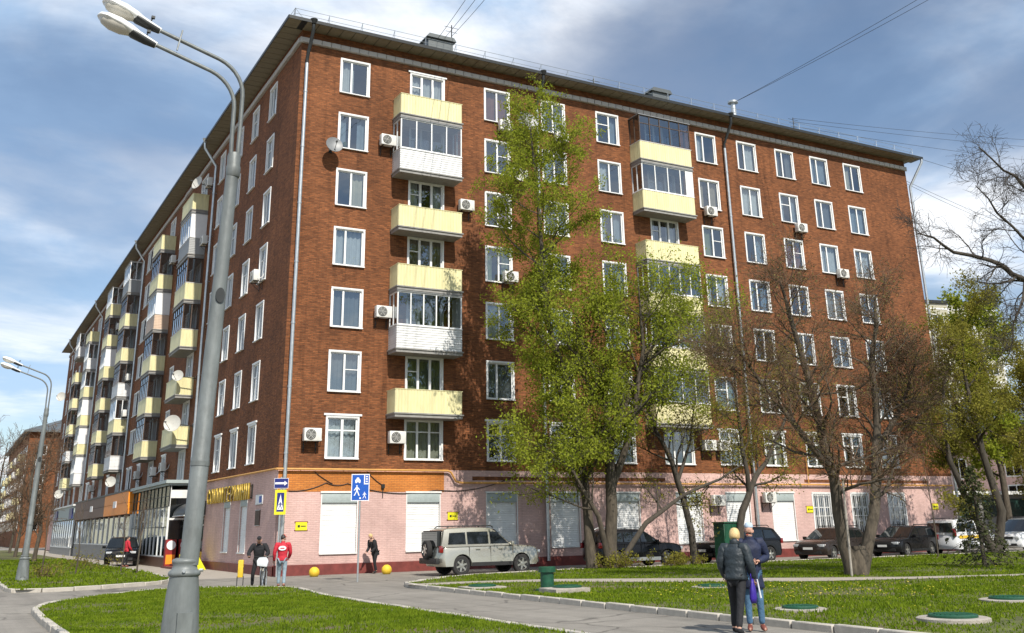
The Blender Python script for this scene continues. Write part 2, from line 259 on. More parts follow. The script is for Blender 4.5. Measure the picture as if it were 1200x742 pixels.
mat('denim', (0.06, 0.135, 0.23), 0.85, var=0.25, scale=10, bump=1.0, bscale=13); mat('denim_pale', (0.22, 0.29, 0.33), 0.85, var=0.2, scale=10, bump=1.0, bscale=13); mat('cloth_red', (0.48, 0.018, 0.035), 0.75, var=0.12, scale=8, bump=1.0, bscale=13); mat('cap_red', (0.62, 0.075, 0.045), 0.7, var=0.1)
mat('knit_pale', (0.42, 0.52, 0.62), 0.9, var=0.15, scale=30, bump=0.4); mat('bag_violet', (0.035, 0.014, 0.24), 0.45, var=0.25, scale=10); mat('shoe_brown', (0.16, 0.045, 0.03), 0.6, var=0.2); mat('white_plastic', (0.70, 0.72, 0.74), 0.35, var=0.1)

# ------------------------------------------------------------------ mesh building
class MB:
    def __init__(s): s.v = []; s.f = []; s.mi = []; s.cur = 0
    def add(s, vs, fs):
        b = len(s.v); s.v += [tuple(v) for v in vs]
        for f in fs: s.f.append(tuple(b+i for i in f)); s.mi.append(s.cur)
        return s
    def box(s, x0, y0, z0, x1, y1, z1):
        if x0 > x1: x0, x1 = x1, x0
        if y0 > y1: y0, y1 = y1, y0
        if z0 > z1: z0, z1 = z1, z0
        return s.add([(x0,y0,z0),(x1,y0,z0),(x1,y1,z0),(x0,y1,z0),(x0,y0,z1),(x1,y0,z1),(x1,y1,z1),(x0,y1,z1)],
              [(0,3,2,1),(4,5,6,7),(0,1,5,4),(1,2,6,5),(2,3,7,6),(3,0,4,7)])
    def cbox(s, c, d): return s.box(c[0]-d[0]/2, c[1]-d[1]/2, c[2]-d[2]/2, c[0]+d[0]/2, c[1]+d[1]/2, c[2]+d[2]/2)
    def tube(s, pts, rad, n=8, cap=True):
        pts = [Vector(p) for p in pts]; k = len(pts)
        if not hasattr(rad, '__len__'): rad = [rad]*k
        b = len(s.v); up = None
        for i, p in enumerate(pts):
            d = (pts[min(i+1, k-1)]-pts[max(i-1, 0)])
            if d.length < 1e-9: d = Vector((0,0,1))
            d.normalize()
            if up is None:
                up = Vector((0,0,1)) if abs(d.z) < 0.9 else Vector((1,0,0))
            a = d.cross(up)
            if a.length < 1e-6: a = d.cross(Vector((0,1,0)))
            a.normalize(); up = a.cross(d)
            for j in range(n):
                t = 2*PI*j/n; q = p+(a*math.cos(t)+up*math.sin(t))*rad[i]; s.v.append((q.x,q.y,q.z))
        for i in range(k-1):
            for j in range(n):
                s.f.append((b+i*n+j, b+i*n+(j+1)%n, b+(i+1)*n+(j+1)%n, b+(i+1)*n+j)); s.mi.append(s.cur)
        if cap:
            s.f.append(tuple(b+j for j in range(n))[::-1]); s.f.append(tuple(b+(k-1)*n+j for j in range(n))); s.mi += [s.cur]*2
        return s
    def lathe(s, prof, n=20, o=(0,0,0), axis='z'):
        b = len(s.v); k = len(prof)
        for r, h in prof:
            for j in range(n):
                t = 2*PI*j/n; x, y = r*math.cos(t), r*math.sin(t)
                if axis == 'z': q = (x, y, h)
                elif axis == 'y': q = (x, h, y)
                else: q = (h, x, y)
                s.v.append((q[0]+o[0], q[1]+o[1], q[2]+o[2]))
        for i in range(k-1):
            for j in range(n):
                s.f.append((b+i*n+j, b+i*n+(j+1)%n, b+(i+1)*n+(j+1)%n, b+(i+1)*n+j)); s.mi.append(s.cur)
        s.f.append(tuple(b+j for j in range(n))); s.f.append(tuple(b+(k-1)*n+j for j in range(n))); s.mi += [s.cur]*2
        return s
    def prism(s, poly, y0, y1, plane='xz'):
        """polygon in a plane, given thickness"""
        n = len(poly); P0 = []; P1 = []
        for a, c in poly:
            if plane == 'xz': P0.append((a, y0, c)); P1.append((a, y1, c))
            elif plane == 'xy': P0.append((a, c, y0)); P1.append((a, c, y1))
            else: P0.append((y0, a, c)); P1.append((y1, a, c))
        return s.add(P0+P1, [tuple(range(n)), tuple(range(2*n-1, n-1, -1))]+[(i, (i+1) % n, n+(i+1) % n, n+i) for i in range(n)])
    def ell(s, c, r, nu=14, nv=9):
        prof = []
        b = len(s.v)
        for i in range(nv+1):
            ph = -PI/2+PI*i/nv
            for j in range(nu):
                t = 2*PI*j/nu; s.v.append((c[0]+r[0]*math.cos(ph)*math.cos(t), c[1]+r[1]*math.cos(ph)*math.sin(t), c[2]+r[2]*math.sin(ph)))
        for i in range(nv):
            for j in range(nu):
                s.f.append((b+i*nu+j, b+i*nu+(j+1)%nu, b+(i+1)*nu+(j+1)%nu, b+(i+1)*nu+j)); s.mi.append(s.cur)
        return s
    def xf(s, mtx):
        s.v = [tuple(mtx @ Vector(v)) for v in s.v]; return s
    def mesh(s, name, mats, smooth=False, fixn=True):
        me = bpy.data.meshes.new(name); me.from_pydata(s.v, [], s.f)
        if not isinstance(mats, (list, tuple)): mats = [mats]
        for mm in mats: me.materials.append(M[mm] if isinstance(mm, str) else mm)
        if len(mats) > 1: me.polygons.foreach_set('material_index', s.mi)
        if fixn:
            bm = bmesh.new(); bm.from_mesh(me); bmesh.ops.recalc_face_normals(bm, faces=bm.faces); bm.to_mesh(me); bm.free()
        if smooth: me.shade_smooth()
        if smooth and smooth is not True:
            me.set_sharp_from_angle(angle=math.radians(smooth))
        me.update()
        return me
def obj(name, me, parent=None, loc=(0,0,0), rz=0.0, scale=None):
    o = bpy.data.objects.new(name, me); COL.objects.link(o)
    o.location = loc; o.rotation_euler = (0, 0, rz)
    if scale: o.scale = scale
    if parent is not None: o.parent = parent
    return o
def part(name, mb, mats, parent, smooth=False, **k): return obj(name, mb.mesh(name, mats, smooth), parent, **k)
def tag(o, label=None, cat=None, group=None, kind=None):
    if label: o['label'] = label
    if cat: o['category'] = cat
    if group: o['group'] = group
    if kind: o['kind'] = kind
    return o
def thing(name, label, cat, loc=(0,0,0), rz=0.0, group=None):
    return tag(obj(name, None, None, loc, rz), label, cat, group)
def children(o): return [c for c in COL.objects if c.parent is o]
def copy_tree(o, loc, rz, label, group=None):
    kids = {}
    for c in COL.objects:
        if c.parent is not None: kids.setdefault(c.parent.name, []).append(c)
    def rec(a, par):
        b = a.copy(); COL.objects.link(b)
        if par is not None: b.parent = par
        for c in kids.get(a.name, []): rec(c, b)
        return b
    r = rec(o, None); r.location = loc; r.rotation_euler = (0, 0, rz); r['label'] = label
    if group: r['group'] = group
    return r
def bevelled(mb, mats, name, w=0.02, seg=2, smooth=40):
    me = mb.mesh(name, mats)
    bm = bmesh.new(); bm.from_mesh(me)
    bmesh.ops.remove_doubles(bm, verts=bm.verts, dist=1e-5)
    ed = [e for e in bm.edges if len(e.link_faces) == 2 and e.calc_face_angle(0) > 0.5]
    bmesh.ops.bevel(bm, geom=ed, offset=w, segments=seg, affect='EDGES', profile=0.6, clamp_overlap=True)
    bm.to_mesh(me); bm.free()
    me.shade_smooth(); me.set_sharp_from_angle(angle=math.radians(smooth)); me.update()
    return me

# ================================================================== the ground
def sheet(name, poly, z, mt, label=None, kind='structure'):
    me = bpy.data.meshes.new(name); me.from_pydata([(x, y, z) for x, y in poly], [], [tuple(range(len(poly)))]); me.materials.append(M[mt]); me.update()
    o = obj(name, me); tag(o, label, None, None, kind); return o
def smooth_poly(pts, it=2):
    for _ in range(it):
        q = []
        for i in range(len(pts)):
            a = pts[i]; b = pts[(i+1) % len(pts)]
            q.append((a[0]*.75+b[0]*.25, a[1]*.75+b[1]*.25)); q.append((a[0]*.25+b[0]*.75, a[1]*.25+b[1]*.75))
        pts = q
    return pts
sheet('road', [(-900, -900), (900, -900), (900, 900), (-900, 900)], 0.0, 'asphalt', 'grey asphalt of the road, driveway and forecourt')
ISL = [(-10.45, -70), (-3.1, -70), (-3.1, -19.5), (-3.0, -15.5), (-2.55, -12.4), (-2.5, -10.8), (-3.4, -9.8), (-4.7, -8.9), (-5.9, -8.5), (-7.2, -9.6), (-8.6, -11.4), (-9.8, -13.3), (-10.4, -15.6), (-10.45, -19)]
RLAWN = [(1.0, -70), (75, -70), (75, -6.9), (40, -6.8), (11.5, -6.6), (6.2, -7.2), (4.2, -8.5), (2.9, -9.9), (1.5, -11.0), (1.0, -12.4)]
LLAWN = [(-10.4, -4.4), (-10.1, -5.3), (-8.0, -5.2), (-5.3, -3.3), (-4.4, -1.4), (-3.9, 5), (-3.7, 12), (-4.0, 112), (-10.4, 112)]
LZ = 0.10
def soft(poly, idx):
    # round only the listed corners
    q = []
    n = len(poly)
    for i, p in enumerate(poly):
        if i in idx:
            a = poly[i-1]; b = poly[(i+1) % n]
            for t in (.35, .15):
                q.append((p[0]*(1-t)+a[0]*t, p[1]*(1-t)+a[1]*t))
            for t in (.15, .35):
                q.append((p[0]*(1-t)+b[0]*t, p[1]*(1-t)+b[1]*t))
        else: q.append(p)
    return q
ISL = soft(ISL, (4, 5, 6, 7, 8, 9, 10, 11, 12)); LLAWN = soft(LLAWN, (0, 1, 2, 3, 4))
for nm, poly, lab in (('lawn', ISL, 'grass island between the lane and the road, round the tall lamp post'), ('lawn', RLAWN, 'wide green lawn in front of the parked cars'), ('lawn', LLAWN, 'narrow lawn strip with saplings along the road')):
    sheet(nm, poly, LZ, 'lawn', lab)
PATHC = [(0.9, -12.9), (3.2, -12.9), (5.4, -13.8), (8.5, -17.0), (11.2, -19.6), (14.2, -21.4), (17.5, -22.6), (24, -24), (40, -26)]
PW = [0.55, 0.6, 0.85, 1.15, 1.1, 0.6, 0.45, 0.5, 0.5]
def band(c, w):
    l = []; r = []
    for i, p in enumerate(c):
        a = Vector(c[max(i-1, 0)]); b = Vector(c[min(i+1, len(c)-1)]); d = (b-a).normalized(); n = Vector((-d.y, d.x))
        l.append((p[0]+n.x*w[i], p[1]+n.y*w[i])); r.append((p[0]-n.x*w[i], p[1]-n.y*w[i]))
    return l+r[::-1]
PATH = band(PATHC, PW)
sheet('path', PATH, LZ+0.012, 'path_grit', 'pale trodden footpath crossing the lawn')
sheet('pavement', [(-3.3, 0), (-3.3, 110), (0, 110), (0, 0)], 0.004, 'path_grit', 'pavement strip in front of the shops')

def resample(pts, step):
    out = [Vector(pts[0])]; acc = 0
    for i in range(len(pts)-1):
        a = Vector(pts[i]); b = Vector(pts[i+1]); Ls = (b-a).length; t = step-acc
        while t <= Ls: out.append(a+(b-a)*(t/Ls)); t += step
        acc = (acc+Ls) % step if Ls else acc
    return out
kst = MB().box(-0.49, -0.075, -0.05, 0.49, 0.075, 0.135); KERB_ME = bevelled(kst, 'kerb', 'kerb_stone', 0.018, 1)
def kerb(label, pts, step=1.0):
    root = tag(obj('kerb', None, None, (pts[0][0], pts[0][1], 0)), label, None, None, 'structure')
    P_ = resample(pts, step)
    for a, b in zip(P_, P_[1:]):
        d = b-a; c = (a+b)/2
        o = obj('kerb_stone', KERB_ME, root, (c.x-pts[0][0]+rnd.uniform(-.008, .008), c.y-pts[0][1]+rnd.uniform(-.008, .008), rnd.uniform(-.012, .006)), math.atan2(d.y, d.x)+rnd.uniform(-.006, .006), (d.length/1.0, 1, 1))
    return root
kerb('kerb of grey stones along the lawn beside the lane', [(1.0, -37), (1.0, -12.4), (1.5, -11.0), (2.9, -9.9), (4.2, -8.5), (6.2, -7.2), (9.2, -6.7)])
kerb('curved kerb of grey stones round the grass island', [(-3.1, -33), (-3.1, -19.5)]+[p for p in ISL if p[1] > -19.4 and p[0] > -10.44]+[(-10.45, -19), (-10.45, -36)])
kerb('kerb of grey stones round the lawn strip with saplings', [(-10.4, 40)]+[p for p in LLAWN if p[1] < 6]+[(-3.7, 12), (-3.75, 32)])
kerb('kerb between the parked cars and the lawn', [(9.2, -6.68), (11.5, -6.6), (40, -6.8), (47, -6.82)])

# grass blades -------------------------------------------------------------
def inpoly(px, py, poly):
    ins = np.zeros(len(px), bool); n = len(poly); j = n-1
    for i in range(n):
        xi, yi = poly[i]; xj, yj = poly[j]
        if yi != yj:
            c = ((yi > py) != (yj > py)) & (px < (xj-xi)*(py-yi)/(yj-yi)+xi); ins ^= c
        j = i
    return ins
rng = np.random.default_rng(5)
def wave(x, y, s=0.0):
    return (np.sin(x*0.9+y*0.35+s)+np.sin(x*0.37-y*0.8+1.3+s)+np.sin(x*2.3+y*1.7+s)*0.6+np.sin(x*1.1-y*2.9+s)*0.6)/3.2
def grass(label, poly, box_, n, hmin, hmax, holes=(), wid=0.02):
    x = rng.uniform(box_[0], box_[1], n); y = rng.uniform(box_[2], box_[3], n)
    k = inpoly(x, y, poly)
    for h in holes: k &= ~inpoly(x, y, h)
    dist = np.hypot(x-CAM_C.x, y-CAM_C.y)
    k &= rng.uniform(0, 1, n) < np.clip((26.0/np.maximum(dist, 1))**1.3, 0, 1)
    k &= rng.uniform(0, 1, n) < np.clip(0.62+0.75*wave(x, y)+.3*wave(x*2.7, y*2.7, 4.0), 0.08, 1)
    x = x[k]; y = y[k]; dist = dist[k]; n = len(x)
    a = rng.uniform(0, 2*PI, n); h = rng.uniform(hmin, hmax, n)*(0.85+0.45*wave(x, y, 2.0)); w = wid*(0.7+dist/40)*rng.uniform(.7, 1.3, n)
    lx = rng.normal(0, .35, n)*h; ly = rng.normal(0, .35, n)*h
    v = np.zeros((n, 3, 3)); dxx = np.cos(a)*w; dyy = np.sin(a)*w
    v[:, 0] = np.stack([x-dxx, y-dyy, np.full(n, LZ-.01)], 1); v[:, 1] = np.stack([x+dxx, y+dyy, np.full(n, LZ-.01)], 1); v[:, 2] = np.stack([x+lx, y+ly, LZ+h], 1)
    me = bpy.data.meshes.new('grass'); me.vertices.add(n*3); me.vertices.foreach_set('co', v.reshape(-1)); me.loops.add(n*3); me.loops.foreach_set('vertex_index', np.arange(n*3))
    me.polygons.add(n); me.polygons.foreach_set('loop_start', np.arange(n)*3); me.polygons.foreach_set('loop_total', np.full(n, 3)); me.materials.append(M['grass_blade']); me.update(); me.validate()
    return tag(obj('grass', me), label, 'grass', None, 'stuff')
MANH = [(1.68, -16.2), (2.45, -19.75), (2.9, -28.2), (3.2, -31.6), (7.9, -29.3), (6.65, -20.7)]
holes = [PATH]+[[(x+.50*math.cos(a)*(1+.12*math.sin(3*a+x)), y+.50*math.sin(a)*(1+.12*math.cos(2*a+y))) for a in np.linspace(0, 2*PI, 15)[:-1]] for x, y in MANH]
grass('short grass blades on the island round the lamp post', ISL, (-10.6, -1.9, -34, -7.5), 190000, .03, .075, (), .016)
grass('grass blades on the wide lawn', RLAWN, (0.9, 45, -36, -6.5), 480000, .03, .09, holes, .017)
grass('grass blades on the lawn strip with saplings', LLAWN, (-10.5, -3.6, -5.5, 45), 60000, .05, .13, (), .025)
mb = MB()
for _ in range(560):
    if rnd.random() < .75: x, y = rnd.gauss(6.5, 2.6), rnd.gauss(-23.5, 2.4)
    else: x, y = rnd.uniform(2, 24), rnd.uniform(-32, -16)
    if not inpoly(np.array([x]), np.array([y]), RLAWN)[0] or any(inpoly(np.array([x]), np.array([y]), h)[0] for h in holes): continue
    z = LZ+rnd.uniform(.06, .12); r = rnd.uniform(.016, .028)
    mb.add([(x+r*math.cos(t), y+r*math.sin(t), z+rnd.uniform(0, .012)) for t in (0, 1.26, 2.5, 3.77, 5.0)], [(0, 1, 2, 3, 4)])
tag(part('dandelions', mb, 'dandelion', None), 'scattered yellow dandelions in the lawn', 'flowers', None, 'stuff')

# ================================================================== the apartment building
BX, BY, ZT = 43.7, 106.0, 25.95          # sunny facade length, shaded facade length, top of wall
bld = thing('apartment_building', 'large eight storey red brick apartment block with pink ground floor and yellow balconies', 'building')
H = 3.0
def wtop(f): return 6.75+3*(f-2)
WH = 1.83
def facade(name, side, u0, u1, z0, z1, holes, mt, d=0.16, back=True):
    """wall skin with real openings; side 'R' lies in y=0 and runs along x, side 'L' lies in x=0 and runs along y"""
    us = sorted(set([u0, u1]+[h[0] for h in holes]+[h[1] for h in holes])); zs = sorted(set([z0, z1]+[h[2] for h in holes]+[h[3] for h in holes]))
    us = [u for u in us if u0 <= u <= u1]; zs = [z for z in zs if z0 <= z <= z1]
    mb = MB()
    def pt(u, z, y): return (u, y, z) if side == 'R' else (y, u, z)
    # merge cells in columns between hole edges
    for i in range(len(us)-1):
        run = None
        for j in range(len(zs)-1):
            uc = (us[i]+us[i+1])/2; zc = (zs[j]+zs[j+1])/2
            solid = not any(h[0] < uc < h[1] and h[2] < zc < h[3] for h in holes)
            if solid and run is None: run = zs[j]
            if (not solid or j == len(zs)-2) and run is not None:
                ze = zs[j+1] if solid else zs[j]
                mb.add([pt(us[i], run, 0), pt(us[i+1], run, 0), pt(us[i+1], ze, 0), pt(us[i], ze, 0)], [(0, 1, 2, 3)]); run = None
    for h in holes:
        a, b, c, e = h
        for (p, q) in (((a, c), (a, e)), ((b, c), (b, e)), ((a, c), (b, c)), ((a, e), (b, e))):
            mb.add([pt(p[0], p[1], 0), pt(q[0], q[1], 0), pt(q[0], q[1], d), pt(p[0], p[1], d)], [(0, 1, 2, 3)])
    me = mb.mesh(name, mt, False, False)
    return obj(name, me, bld)
RCOL = [2.87, 11.1, 14.7, 18.4, 25.7, 29.0, 32.2, 35.25, 38.3]
RW = 1.5
RB = [(5.03, 8.45, 6.92), (19.95, 23.65, 22.1)]      # balcony stacks on the sunny side: from, to, middle of the door unit
LCOL = []; LB = []
for k in range(4):
    y0 = 26.4*k
    if k < 3:
        LB += [(19.8+y0, 23.2+y0, 21.5+y0), (30.7+y0, 34.1+y0, 32.4+y0)]
        LCOL += [16.3+y0, 27.6+y0, 37.6+y0, 41.6+y0]
LCOL = [4.85, 8.4, 11.9]+[y for y in LCOL if y < 95]+[97.5, 101.5]
LW = 1.3
holesR = [(x-RW/2, x+RW/2, wtop(f)-WH, wtop(f)) for x in RCOL for f in range(2, 9)]+[(m-.95, m+.95, wtop(f)-(WH if f == 2 else 2.45), wtop(f)) for a, b, m in RB for f in range(2, 9)]
holesL = [(y-LW/2, y+LW/2, wtop(f)-WH, wtop(f)) for y in LCOL for f in range(2, 9)]+[(m-.95, m+.95, wtop(f)-(WH if f == 2 else 2.45), wtop(f)) for a, b, m in LB for f in range(2, 9)]
facade('wall', 'R', 0, BX, 4.45, ZT, holesR, 'brick')
facade('wall', 'L', 0, BY, 4.45, ZT, holesL, 'brick')
GR = [2.87, 6.95, 11.1, 14.7, 18.4, 22.5, 25.9, 29.2]; GBAR = [32.2, 35.3, 38.4]
gR = [(x-.83, x+.83, .88, 3.42) for x in GR]+[(x-.72, x+.72, .88, 3.42) for x in GBAR]
GLS = [5.5, 8.8]
gL = [(y-.62, y+.62, .9, 3.3) for y in GLS]+[(13.9, 16.6, .06, 3.0)]
facade('ground_floor_wall', 'R', 0, BX, .44, 4.45, gR, 'brick_pink')
facade('ground_floor_wall', 'L', 0, BY, .06, 4.45, gL, 'brick_pink')
mb = MB(); mb.box(-.05, -.06, -.02, BX+.05, .0, .44); mb.box(-.06, -.06, -.02, 0, 13.6, .40); part('plinth', mb, 'plinth', bld)
# outer returns of the two wings, inner walls and a dark room depth behind the panes
mb = MB(); mb.add([(BX, 0, 0), (BX, 13, 0), (BX, 13, ZT), (BX, 0, ZT)], [(0, 1, 2, 3)]); mb.add([(0, BY, 0), (13, BY, 0), (13, BY, ZT), (0, BY, ZT)], [(0, 1, 2, 3)])
mb.add([(13, 13, 0), (BX, 13, 0), (BX, 13, ZT), (13, 13, ZT)], [(0, 1, 2, 3)]); mb.add([(13, 13, 0), (13, BY, 0), (13, BY, ZT), (13, 13, ZT)], [(0, 1, 2, 3)])
part('wall', mb, 'brick', bld)
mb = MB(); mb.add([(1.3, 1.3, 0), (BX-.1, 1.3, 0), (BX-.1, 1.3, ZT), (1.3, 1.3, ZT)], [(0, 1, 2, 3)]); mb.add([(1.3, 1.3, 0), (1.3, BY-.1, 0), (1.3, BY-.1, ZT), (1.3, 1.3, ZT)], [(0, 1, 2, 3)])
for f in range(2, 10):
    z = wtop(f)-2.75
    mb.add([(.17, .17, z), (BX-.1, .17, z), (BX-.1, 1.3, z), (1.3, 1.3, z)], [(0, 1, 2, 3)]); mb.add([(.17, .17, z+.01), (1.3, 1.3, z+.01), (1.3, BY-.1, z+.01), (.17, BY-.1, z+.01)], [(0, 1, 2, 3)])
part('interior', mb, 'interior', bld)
# painted bands over the ground floor openings
mb = MB(); mb.box(0.02, -.006, 3.46, 8.0, .0, 4.36); part('painted_band', mb, 'brick_orange', bld)
for xa, xb in ((9.5, 21), (31, 41.5)): mb = MB(); mb.box(xa, -.006, 4.0, xb, 0, 4.18); part('painted_band', mb, 'brick', bld)

# windows ------------------------------------------------------------------
FR = {}
def frame_mesh(w, h, kind, lintel=False):
    key = (w, h, kind, lintel)
    if key in FR: return FR[key]
    mb = MB(); t = .058; y0, y1 = .045, .115
    def bar(xa, za, xb, zb, ya=y0, yb=y1): mb.box(xa, ya, za, xb, yb, zb)
    hw = w/2
    # white reveal lining and outer flashing
    for sx in (-1, 1): mb.box(sx*hw, -.035, -.02, sx*(hw-.035), .16, h-.001); mb.box(sx*(hw+.001), -.03, 0, sx*(hw+.055), -.001, h)
    mb.box(-hw-.055, -.045, h+.001, hw+.055, -.001, h+.06); mb.box(-hw+.036, -.034, h-.036, hw-.036, .16, h-.002)
    mb.box(-hw-.06, -.10, -.045, hw+.06, .045, -.001)
    if lintel: mb.box(-hw-.16, -.075, h+.062, hw+.16, -.002, h+.15)
    iw = hw-.036; zb, zt = .002, h-.037
    bar(-iw, zb, -iw+t, zt); bar(iw-t, zb, iw, zt); bar(-iw+t, zb, iw-t, zb+t); bar(-iw+t, zt-t, iw-t, zt)
    def mull(x, tw=.09): bar(x-tw/2, zb+t, x+tw/2, zt-t, y0-.012, y1)
    if kind == 0: mull(0)
    elif kind == 1: mull(-.12*w)
    elif kind == 2: mull(.08*w); bar(-iw+t, h*.62, .08*w-.055, h*.62+.05)
    elif kind == 3: mull(0, .12); bar(-iw+t, h*.66, -.06, h*.66+.06); bar(.06, h*.66, iw-t, h*.66+.06)
    elif kind == 4: mull(-w/6, .12); mull(w/6, .12); bar(-iw+t, h*.70, -w/6-.06, h*.70+.05)
    elif kind == 5: mull(-w/6, .10); mull(w/6, .10); bar(-iw+t, h*.68, -w/6-.05, h*.68+.05); bar(-w/6+.05, h*.68, w/6-.05, h*.68+.05); bar(w/6+.05, h*.68, iw-t, h*.68+.05)
    elif kind == 6: mull(0); bar(.055, h*.55, iw-t, h*.55+.04)
    FR[key] = mb.mesh('window', 'white_pvc'); return FR[key]
PN = {}
def pane_mesh(w, h):
    if (w, h) not in PN:
        mb = MB(); mb.add([(-w/2+.05, .08, .03), (w/2-.05, .08, .03), (w/2-.05, .08, h-.05), (-w/2+.05, .08, h-.05)], [(0, 1, 2, 3)]); PN[(w, h)] = mb.mesh('pane', 'glass', False, False)
    return PN[(w, h)]
CU = {}
def curtain_mesh(w, h, kind, mt):
    key = (w, h, kind, mt)
    if key in CU: return CU[key]
    mb = MB()
    spans = {0: [(-.48, .48)], 1: [(-.48, -.2), (.2, .48)], 2: [(-.48, .02)], 3: [(.05, .48)], 4: [(-.48, -.3), (.12, .48)]}[kind]
    for a, b in spans:
        n = max(4, int((b-a)*w/.07)); vs = []
        for i in range(n+1):
            u = (a+(b-a)*i/n)*w; y = .27+.035*math.sin(i*1.9+kind)
            vs += [(u, y, .0 if kind != 3 else h*.03), (u, y, h)]
        mb.add(vs, [(2*i, 2*i+2, 2*i+3, 2*i+1) for i in range(n)])
    CU[key] = mb.mesh('curtain', mt, False, False); return CU[key]
CM = ['net_white', 'net_white', 'net_white', 'net_blue', 'net_blue', 'net_white', 'drape_beige', 'drape_green', 'drape_grey', 'drape_rust', 'blind_cream']
def window(side, u, zb, w, h, kind, lintel=False, cur=True):
    loc, rz = ((u, 0, zb), 0.0) if side == 'R' else ((0, u, zb), -PI/2)
    o = obj('window', frame_mesh(w, h, kind, lintel), bld, loc, rz)
    obj('pane', pane_mesh(w, h), o)
    r = rnd.random()
    if cur and r < .95:
        obj('curtain', curtain_mesh(w, h, rnd.choice((0, 0, 0, 1, 1, 2, 3, 4)), rnd.choice(CM)), o)
    if rnd.random() < .3:
        mb = MB(); k = rnd.uniform(-.35, .3)*w; hh = rnd.uniform(.12, .3); mb.lathe([(.06, .0), (.085, .12), (.02, .13)], 8, (k, .2, 0)); mb.ell((k, .2, .13+hh*.5), (.11, .07, hh*.6), 8, 5); obj('sill_plant', mb.mesh('sill_plant', 'sill_green'), o)
    return o
for x in RCOL:
    for f in range(2, 9): window('R', x, wtop(f)-WH, RW, WH, 3 if f == 2 else rnd.choice((0, 0, 1, 1, 2, 6)), f == 2)
for a, b, m_ in RB:
    for f in range(2, 9):
        h = WH if f == 2 else 2.45
        window('R', m_, wtop(f)-h, 1.9, h, 5 if f == 2 else 4, True)
for y in LCOL:
    for f in range(2, 9): window('L', y, wtop(f)-WH, LW, WH, rnd.choice((0, 1, 2, 6)), f == 2)
for a, b, m_ in LB:
    for f in range(2, 9):
        h = WH if f == 2 else 2.45
        window('L', m_, wtop(f)-h, 1.9, h, 4)

